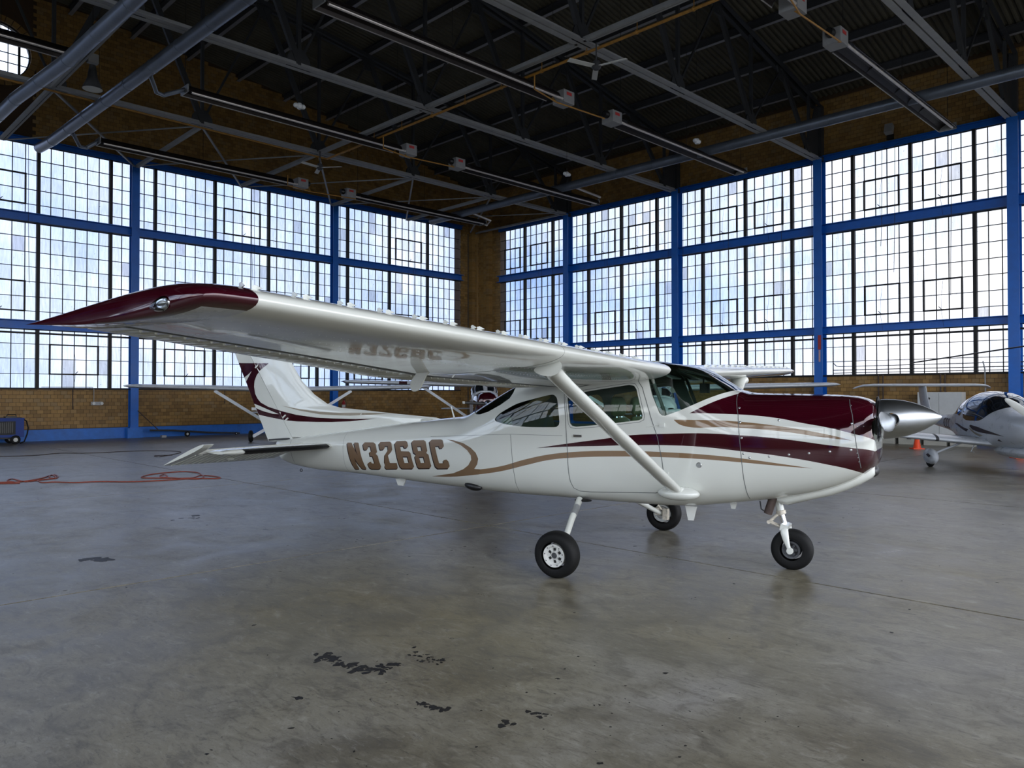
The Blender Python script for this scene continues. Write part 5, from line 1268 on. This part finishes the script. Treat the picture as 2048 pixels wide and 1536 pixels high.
# ================================================================== OTHER AIRCRAFT
HSV, HSF = [tuple(v.co) for v in hull_data.vertices], [tuple(p.vertices) for p in hull_data.polygons]
def gear_wheel(parent, c, r, w, side=1):
    g = empty('wheel', c); g.parent = parent
    MB().lathe([(r * .45, -w / 2), (r * .8, -w / 2), (r, -w * .25), (r, w * .25), (r * .8, w / 2), (r * .45, w / 2)], (0, 0, 0), (0, 1, 0), 24, True).build('tire', 'black_rubber', g, True)
    MB().lathe([(0, -w * .4), (r * .46, -w * .42), (r * .46, w * .42), (0, w * .4)], (0, 0, 0), (0, 1, 0), 20).build('rim', 'wheel_white', g)
def small_highwing(name, label, loc, rz, span, zw, body, cowl, prop, stripe=None, nose_wheel=True, engine=False, prop_rot=0.):
    """two-seat trainer: hull, wing, struts, tail, gear, propeller"""
    P = thing(name, label, 'airplane', loc, rz)
    k = zw / 1.78
    S = HS.copy(); S[:, 1:4] = (S[:, 1:4]) * k; S[:, 0] *= .86; S[:, 4] *= .84
    xs = np.unique(np.concatenate([np.linspace(S[0, 0], S[-1, 0], 60), S[:, 0]]))
    MB().loft([hull_ring(float(x), 36, S) for x in xs if x <= 1.12]).build('fuselage', body, P, True, 50)
    MB().loft([hull_ring(float(x), 36, S) for x in xs if x >= 1.1]).build('cowling', cowl, P, True, 50)
    # windshield as two panes between posts, side windows
    for sd in (-1, 1):
        q = [[], []]
        for i, x in enumerate((.56, .64, .74, .84, .94, 1.03)):
            zt, zb_, hw = hull_par(x, S)[1], hull_par(x, S)[0], hull_par(x, S)[3]
            lo = 1.36 * k + (x - .58) * .42 * k
            rg = [p for p in hull_ring(x, 120, S) if p[2] > lo and p[1] * sd > .018]
            rg.sort(key=lambda p: -p[1] * sd); n = 12; L = len(rg)
            if L < 3: continue
            q[0].append([(p[0] + .012, p[1] * 1.012, p[2] + .008) for p in [rg[int(j * (L - 1) / n)] for j in range(n + 1)]])
        if len(q[0]) > 1: MB().loft(q[0], caps=False, closed=False).build('windshield_pane', 'dark_glass', P, True)
        hw = hull_par(.1, S)[3]
        MB().prism([(-.40, 1.26 * k), (.42, 1.30 * k), (.34, 1.60 * k), (-.34, 1.56 * k)], sd * (hw - .02), sd * (hw + .006)).build('side_window', 'dark_glass', P)
    hs_ = span / 2
    for sd in (-1, 1):
        W = empty('wing'); W.parent = P
        secs = []
        for y in (0, hs_ * .5, hs_ * .93, hs_ * .985, hs_):
            f = max(0, (y / hs_ - .45) / .55); c = 1.42 * (1 - .3 * f); tk = 1 if y < hs_ * .95 else (.75 if y < hs_ * .99 else .2)
            secs.append([(.62 - x * c, sd * y, zw + .025 * y + z * c * tk - x * .05) for x, z in AF])
        MB().loft(secs).build('wing_panel', 'far_white', W, True, 40)
        if stripe:
            y = hs_ * .55; MB().loft([[(.62 - x * 1.34 + .004 * (1 if x < .5 else -1), sd * yy, zw + .025 * yy + z * 1.34 * 1.05 - x * .05) for x, z in AF] for yy in (y, y + .28)]).build('wing_band', stripe, W, True, 40)
            MB().loft([[(.62 - x * c, sd * yy, zw + .025 * yy + z * c * tk) for x, z in AF] for yy, c, tk in ((hs_ - .10, 1.0, .8), (hs_ + .03, .9, .3), (hs_ + .08, .6, .05))]).build('wing_tip', stripe, W, True, 40)
        a, b = Vector((.45, sd * .46, .62 * k)), Vector((.35, sd * hs_ * .45, zw - .03))
        MB().beam(a, b, .035, .09).build('wing_strut', 'far_white', W)
        T = empty('horizontal_tail'); T.parent = P
        MB().loft([lens(-3.25, -3.95, sd * y, .93 * k, .07) for y in (.05, 1.3)] + [lens(-3.35, -3.85, sd * 1.42, .93 * k, .04)]).build('stabilizer', 'far_white', T, True)
        MB().beam((-.05, sd * .40, .55 * k), (0, sd * 1.0, .18), .10, .025, up=(0, -sd, 1)).build('gear_leg', 'far_white', P)
        gear_wheel(P, (0, sd * 1.06, .19), .19, .13)
    F = empty('vertical_tail'); F.parent = P
    MB().loft([[(x, y * .05, z) for x, y in ((xl, 0), (xl - .1, 1), (xt, .6), (xt, -.6), (xl - .1, -1))] for z, xl, xt in ((.95 * k, -2.6, -4.05), (1.3 * k, -3.25, -4.15), (2.0 * k, -3.75, -4.3), (2.1 * k, -3.85, -4.28))]).build('fin', 'far_white', F, True, 50)
    if nose_wheel:
        gear_wheel(P, (1.42, 0, .165), .165, .11); MB().tube([(1.36, 0, .55 * k), (1.42, 0, .25)], .03, 8).beam((1.42, -.08, .3), (1.42, -.08, .16), .03, .02).build('nose_strut', 'far_white', P)
    else:
        gear_wheel(P, (-3.7, 0, .08), .08, .06)
    nx = S[-1, 0]; zc = 1.17 * k
    MB().lathe([(.13, 0), (.12, .08), (.07, .18), (0, .24)], (nx + .04, 0, zc), (1, 0, 0), 20).build('spinner', 'polished' if engine else 'far_white', P, True)
    for s2 in (-1, 1):
        secs = []
        for r, ch in ((.08, .06), (.3, .11), (.6, .10), (.82, .085)):
            secs.append([(nx + .08 + math.sin(t) * .008, s2 * (r * math.cos(prop_rot) - math.cos(t) * ch / 2 * math.sin(prop_rot)), zc + s2 * r * math.sin(prop_rot) + math.cos(t) * ch / 2 * math.cos(prop_rot)) for t in [2 * math.pi * j / 12 for j in range(12)]])
        bl = MB().loft(secs).build('propeller_blade', prop, P, True)
        MB().loft([[(nx + .08 + math.sin(t) * .010, s2 * (r * math.cos(prop_rot) - math.cos(t) * .045 * math.sin(prop_rot)), zc + s2 * r * math.sin(prop_rot) + math.cos(t) * .045 * math.cos(prop_rot)) for t in [2 * math.pi * j / 12 for j in range(12)]] for r in (.78, .86)]).build('blade_tip', 'white_matt', bl, True)
    for sd in (-1, 1): MB().ell((nx - .0, sd * .2, zc + .02), (.05, .10, .06), 14, 8).build('air_intake', 'black_plastic', P, True)
    if engine:
        m = MB()
        for sd in (-1, 1):
            for q in (0, 1): m.lathe([(0, -.1), (.085, -.1), (.085, .1), (0, .1)], (nx - .12 - q * .22, sd * .28, zc - .22), (0, 1, 0), 12)
        m.box((nx - .2, 0, zc - .25), (.4, .3, .25)); m.build('engine', 'engine_metal', P)
        MB().tube([(nx + .06, -.3, zc - .24), (nx + .07, -.2, zc - .40), (nx + .07, 0, zc - .46), (nx + .07, .2, zc - .40), (nx + .06, .3, zc - .24)], .022, 8).build('exhaust_ring', 'brushed', P, True)
    return P
small_highwing('airplane', 'white trainer airplane by the left wall, half hidden behind the maroon fin', (12.55, 23.35, 0), R(-121), 9.5, 1.70, 'far_white', 'far_white', 'far_white')
small_highwing('airplane', 'small airplane with maroon cowling and bare engine facing the camera', (18.9, 20.6, 0), R(-128), 9.9, 1.88, 'far_white', 'maroon', 'black_plastic', 'maroon', False, True, R(-3))
small_highwing('airplane', 'airplane hidden behind the cabin of the striped one, only wing showing', (18.6, 12.9, 0), R(-140), 9.9, 1.70, 'far_white', 'far_white', 'far_white')

# ---- silver-white low-wing aircraft on the right
DS = np.array([(-5.1, .84, .98, .91, .05, 2, 2), (-4.2, .77, 1.01, .89, .10, 2, 2), (-3., .68, 1.05, .87, .16, 2, 2), (-2.2, .59, 1.12, .86, .27, 2.1, 2.2), (-1.6, .50, 1.30, .88, .42, 2.2, 2.4),
               (-1.0, .44, 1.52, .90, .53, 2.2, 2.5), (-.4, .42, 1.61, .92, .56, 2.2, 2.6), (.1, .42, 1.59, .92, .555, 2.2, 2.6), (.5, .43, 1.49, .92, .54, 2.2, 2.6), (.85, .45, 1.33, .92, .50, 2.3, 2.5),
               (1.2, .48, 1.23, .90, .46, 2.5, 2.5), (1.6, .55, 1.17, .88, .41, 2.6, 2.5), (1.85, .64, 1.12, .88, .34, 2.5, 2.4), (1.97, .72, 1.04, .88, .24, 2.2, 2.2), (2.0, .78, .98, .88, .14, 2, 2)])
DA = thing('airplane', 'silver white low-wing airplane with T-tail and bubble canopy at the right edge', 'airplane', (18.72, 4.30, 0), R(214.2))
db = hull_mesh(DS, -5.1, 2.0, 80, 48).build('fuselage', 'far_white', DA, True, 50); dm = db.data.copy()
BD = BVHTree.FromObject(db, bpy.context.evaluated_depsgraph_get())
sheet(dm, BD, 'canopy', smooth_poly([(-.50, 1.03), (.1, .99), (.45, 1.03), (.72, 1.17), (.95, 1.31), (1.0, 1.5), (.4, 1.8), (-.5, 1.8), (-.56, 1.4)], 3), -1, 1, 'dark_glass', DA, .004)
sheet(dm, BD, 'rear_window', smooth_poly([(-1.42, 1.17), (-.95, 1.10), (-.72, 1.10), (-.74, 1.42), (-.95, 1.56), (-1.5, 1.6)], 3), -1, 1, 'dark_glass', DA, .004)
for q in (([(1.25, .72), (.75, .80), (.25, .87), (-.1, .90), (-.16, .87), (.0, .80), (.3, .76)], 'brown_stripe'), ([(.45, .70), (.1, .75), (-.12, .83), (-.2, .84), (-.1, .78), (.1, .70), (.28, .67)], 'tan_grey'), ([(-.22, .80), (-.5, .83), (-.85, .90), (-1.1, .90), (-.9, .86), (-.55, .78), (-.35, .74)], 'brown_stripe'), ([(.9, .62), (1.0, .66), (1.05, .60)], 'brown_stripe')):
    decal(BD, q[0], 'side_stripe', q[1], .004, parent=DA, step=.08)
for i, x in enumerate((-2.35, -2.6, -2.85)):
    decal(BD, [(x, .97), (x + .14, .97), (x + .16, .93), (x + .06, .93), (x + .04, .77), (x + .15, .77), (x + .13, .73), (x - .02, .73), (x - .05, .77), (x - .04, .93)], 'tail_lettering', 'brown_stripe', .004, parent=DA, step=.08)
for sd in (-1, 1):
    W = empty('wing'); W.parent = DA
    MB().loft([[(.55 - .06 * y - x * c, sd * y, .50 + .085 * y + z * c * tk) for x, z in AF] for y, c, tk in ((.3, 1.35, 1.1), (.9, 1.2, 1.1), (2.6, 1.08, 1), (5.2, .86, 1), (5.42, .7, .7), (5.5, .4, .3))]).build('wing_panel', 'far_white', W, True, 40)
    MB().loft([[(.55 - .06 * y - x * c * 1.004 + .003, sd * y, .50 + .085 * y + z * c * 1.08) for x, z in AF] for y, c in ((1.35, 1.158), (1.41, 1.155))]).build('wing_joint_band', 'dark_steel', W, True)
    MB().prism([(-.45, sd * .62), (.12, sd * .62), (.02, sd * 1.1), (-.35, sd * 1.1)], .655, .665, 'z').build('walk_strip', 'dark_steel', W)
    MB().tube([(0, sd * .75, .53), (-.03, sd * 1.34, .26)], .022, 8).build('gear_leg', 'far_white', DA, True)
    f = MB(); f.ell((.03, sd * 1.38, .225), (.36, .11, .17), 24, 14); f.build('wheel_fairing', 'far_white', DA, True)
    gear_wheel(DA, (0, sd * 1.38, .15), .15, .11)
    MB().prism([(.20, .30), (.08, .27), (.24, .22), (.34, .26)], sd * 1.484, sd * 1.492).build('fairing_mark', 'brown_stripe', DA)
    MB().tube([(.1, sd * .55, .50), (.1, sd * .62, .34), (.26, sd * .62, .34)], .010, 6).build('boarding_step', 'far_white', DA, True)
    MB().ell((1.88, sd * .20, .93), (.10, .11, .085), 18, 10).build('intake_plug', 'red_paint', DA, True)
    MB().loft([lens(-4.72, -5.35, sd * y, 1.80, .10) for y in (0, 1.25)] + [lens(-4.8, -5.32, sd * 1.52, 1.79, .08), lens(-4.92, -5.34, sd * 1.66, 1.75, .05), lens(-5.05, -5.36, sd * 1.73, 1.71, .02)]).build('tailplane', 'far_white', DA, True)
MB().ell((.8, 0, .40), (.9, .32, .13), 20, 10).build('belly_fairing', 'far_white', DA, True)
MB().loft([lens(xl, xt, 0, z, .10, 8, 'y') for z, xl, xt in ((.95, -4.05, -5.0), (1.1, -4.35, -5.1), (1.5, -4.62, -5.3), (1.81, -4.76, -5.36))]).build('fin', 'far_white', DA, True)
MB().tube([(1.55, 0, .55), (1.75, 0, .30)], .035, 10).build('nose_strut', 'dark_steel', DA, True); gear_wheel(DA, (1.80, 0, .16), .16, .11)
MB().lathe([(.17, 0), (.165, .06), (.12, .18), (.05, .27), (0, .29)], (2.0, 0, .90), (1, 0, 0), 24).build('spinner', 'far_white', DA, True)
for k in range(3):
    a = R(37) + k * 2 * math.pi / 3; secs = []
    for r, ch, tw in ((.1, .07, 0), (.25, .12, 40), (.5, .15, 30), (.75, .13, 22), (.9, .08, 18), (.94, .03, 18)):
        rg = []
        for j in range(14):
            t_ = 2 * math.pi * j / 14; u, w_ = math.cos(t_) * ch / 2, math.sin(t_) * .012
            xx, uu = u * math.sin(R(tw)) + w_, u * math.cos(R(tw))
            rg.append((2.1 + xx, -r * math.cos(a) + uu * math.sin(a), .90 + r * math.sin(a) + uu * math.cos(a)))
        secs.append(rg)
    MB().loft(secs).build('propeller_blade', 'white_matt', DA, True)

# ---- helicopter: only one rotor blade reaches into the photo
HC = thing('helicopter', 'helicopter beyond the right edge, one thin dark rotor blade reaching in', 'helicopter', (23.3, 1.6, 0))
MB().loft([[(.45 * .0 + math.cos(t) * .10, y, z + math.sin(t) * .018) for t in [2 * math.pi * j / 10 for j in range(10)]] for y, z in ((.1, 1.72 + 1.35), (1.4, 2.98), (2.8, 2.84), (4.2, 2.66), (5.9, 2.44))]).build('rotor_blade', 'black_plastic', HC, True)
MB().loft([[(math.cos(t) * .10, y, z + math.sin(t) * .018) for t in [2 * math.pi * j / 10 for j in range(10)]] for y, z in ((-.1, 3.07), (-1.4, 2.98), (-2.8, 2.84), (-4.2, 2.66), (-5.9, 2.44))]).build('rotor_blade', 'black_plastic', HC, True)
MB().tube([(0, 0, 1.6), (0, 0, 3.1)], .05, 10).build('mast', 'dark_steel', HC, True)
MB().ell((0, -.3, 1.15), (.6, 1.1, .7), 24, 14).build('cabin', 'far_white', HC, True)
MB().tube([(0, -1.2, 1.4), (0, -5.2, 1.55)], [.16, .06], 12).build('tail_boom', 'far_white', HC, True)
for sd in (-1, 1): MB().tube([(sd * .8, -1.2, .05), (sd * .8, .9, .05), (sd * .8, 1.1, .15)], .035, 8).tube([(sd * .3, -.8, .6), (sd * .8, -.8, .05)], .03, 8).tube([(sd * .3, .4, .6), (sd * .8, .4, .05)], .03, 8).build('skid', 'dark_steel', HC, True)

# ================================================================== GROUND EQUIPMENT
C_ = thing('power_cart', 'blue wheeled ground power cart against the left wall', 'cart', (5.28, 28.35, 0))
MB().box((0, 0, .50), (1.7, .75, .56)).box((0, 0, .80), (1.72, .77, .04)).build('housing', 'cart_blue', C_)
for i in range(9): bpart('louver', 'black_plastic', C_, (.10 + i * .052, -.392, .36), (.10 + i * .052 + .034, -.376, .68))
MB().box2((-.05, -.385, .30), (.62, -.377, .72)).build('grille_panel', 'dash_black', C_)
MB().box((.55, 0, .84), (.3, .3, .05)).tube([(.42, -.1, .83), (.45, -.1, .92), (.68, -.1, .92), (.7, -.1, .83)], .018, 6).build('handle', 'black_plastic', C_)
for x in (-.55, .62):
    for y in (-.36, .36): gear_wheel(C_, (x, y, .14), .14, .09)
MB().box((0, 0, .2), (1.5, .5, .06)).build('chassis', 'dark_steel', C_)
tag(MB().tube([(6.06, 28.1, .82), (6.2, 28.0, .72), (6.24, 27.95, .5), (6.2, 27.92, .3), (6.12, 27.9, .08), (6.0, 27.86, .03)], .02, 6).build('cable', 'black_rubber', None, True), 'black cable hanging down the right end of the blue cart', 'cable')
TB = thing('tow_bar', 'blue and black tow bar with small wheel lying along the left wall', 'tow bar', (11.4, 28.75, 0))
MB().tube([(-1.2, 0, .27), (-.4, 0, .24), (.9, 0, .12), (2.1, -.1, .06)], .035, 8).build('shaft', 'dark_steel', TB, True)
MB().tube([(-1.58, .12, .98), (-.9, .02, .27)], .018, 6).build('lever', 'exhaust', TB, True)
gear_wheel(TB, (.08, -.12, .10), .10, .06); gear_wheel(TB, (1.95, -.12, .05), .05, .05)
MB().box((-.75, -.05, .04), (.16, .16, .08)).build('foot', 'galvanised', TB)
CB = thing('cabinet', 'tall white double-door cabinet against the right wall', 'cabinet', (26.35, 7.66, 0))
MB().box2((-.22, -.62, 0), (.22, .62, 1.62)).build('carcass', 'cabinet', CB)
for a, b in ((-.61, -.005), (.005, .61)):
    d_ = MB().box2((-.245, a, .06), (-.222, b, 1.58)).build('door', 'cabinet', CB); MB().box2((-.26, (a if a > 0 else b - .04) + .01, .8), (-.247, (a if a > 0 else b - .04) + .03, .95)).build('handle', 'dark_steel', d_)
MB().lathe([(0, .004), (.035, .004), (.035, 0)], (-.246, -.32 + .6, 1.42), (-1, 0, 0), 14).build('lock', 'dark_steel', CB)
lb = ['leftmost, right under the propeller spinner', 'second from the left, beside the orange cone', 'third, under the low wing', 'rightmost, before the tall cabinet']
for i, (y, w_) in enumerate(((9.05, .55), (8.35, .62), (7.62, .62), (6.9, .6))):
    t_ = thing('storage_crate', 'low pale storage crate by the right wall, ' + lb[i], 'crate', (25.75, y, 0), 0, 'low crates along the right wall')
    MB().box2((-.2, -w_ / 2, 0), (.2, w_ / 2, .27)).build('bin', 'crate', t_); MB().box2((-.21, -w_ / 2 - .01, .27), (.21, w_ / 2 + .01, .30)).build('lid', 'cabinet', t_); MB().box2((-.215, -.06, .16), (-.2, .06, .2)).build('handle', 'dark_steel', t_)
def cone(x, y, lab, h=.36):
    t_ = thing('traffic_cone', lab, 'cone', (x, y, 0), R(40), 'orange traffic cones')
    MB().box((0, 0, .012), (.30, .30, .024)).build('base', 'orange', t_)
    MB().lathe([(.115, .02), (.10, .05), (.045, h), (.035, h + .01), (0, h + .01)], (0, 0, 0), (0, 0, 1), 24).build('cone_body', 'orange', t_, True)
cone(23.6, 7.5, 'orange traffic cone standing just right of the polished spinner'); cone(21.9, 4.66, 'orange traffic cone behind the nose wheel of the low-wing airplane')
cone(22.5, 4.35, 'orange traffic cone at the very right edge of the photo')

def hose(pts, r, mat, lab):
    P = [np.array(p) for p in pts]; out = []
    for i in range(len(P) - 1):
        a, b, c, d = P[max(i - 1, 0)], P[i], P[i + 1], P[min(i + 2, len(P) - 1)]
        for k in range(4):
            t = k / 4; q = .5 * (2 * b + (c - a) * t + (2 * a - 5 * b + 4 * c - d) * t * t + (3 * b - a - 3 * c + d) * t ** 3); out.append((q[0], q[1], r))
    return tag(MB().tube(out + [(P[-1][0], P[-1][1], r)], r, 6).build('hose', mat, None, True), lab, 'hose')
hose([(3.0, 16.01), (3.33, 15.79), (3.58, 15.88), (3.85, 16.19), (4.07, 16.59), (4.17, 16.61), (4.1, 16.18), (3.98, 15.95), (3.98, 16.3), (4.12, 16.67), (4.02, 16.02), (3.73, 15.85), (3.47, 15.76), (3.42, 16.39), (3.27, 16.07), (3.35, 15.56), (2.97, 15.83)], .011, 'hose_orange', 'orange hose in a tangle on the floor at the left edge')
hose([(3.58, 15.88), (3.67, 15.79), (3.65, 15.37), (3.83, 15.3), (4.06, 14.96), (4.42, 14.82), (4.78, 14.41), (5.23, 14.24), (5.78, 14.16), (6.07, 13.87), (6.21, 13.96), (6.22, 14.32), (6.09, 14.58), (5.78, 14.27), (5.39, 14.66), (5.17, 14.99), (5.48, 15.44), (5.87, 15.59), (6.19, 15.55), (6.29, 15.17), (6.18, 14.75), (6.03, 14.26), (5.79, 14.03), (5.58, 14.47), (5.48, 14.81), (5.55, 15.12), (5.69, 15.24), (5.58, 14.84), (5.46, 14.71)], .010, 'hose_orange', 'orange hose coiled in a flat loop left of the tail')
hose([(4.27, 22.8), (5.04, 22.37), (5.81, 22.77), (6.14, 22.44), (6.61, 22.21), (7.24, 22.22), (7.82, 22.03), (8.23, 21.36), (8.12, 20.71), (7.24, 19.73), (7.27, 20.14), (7.65, 20.0)], .009, 'exhaust', 'thin brown hose lying far back on the floor at left')
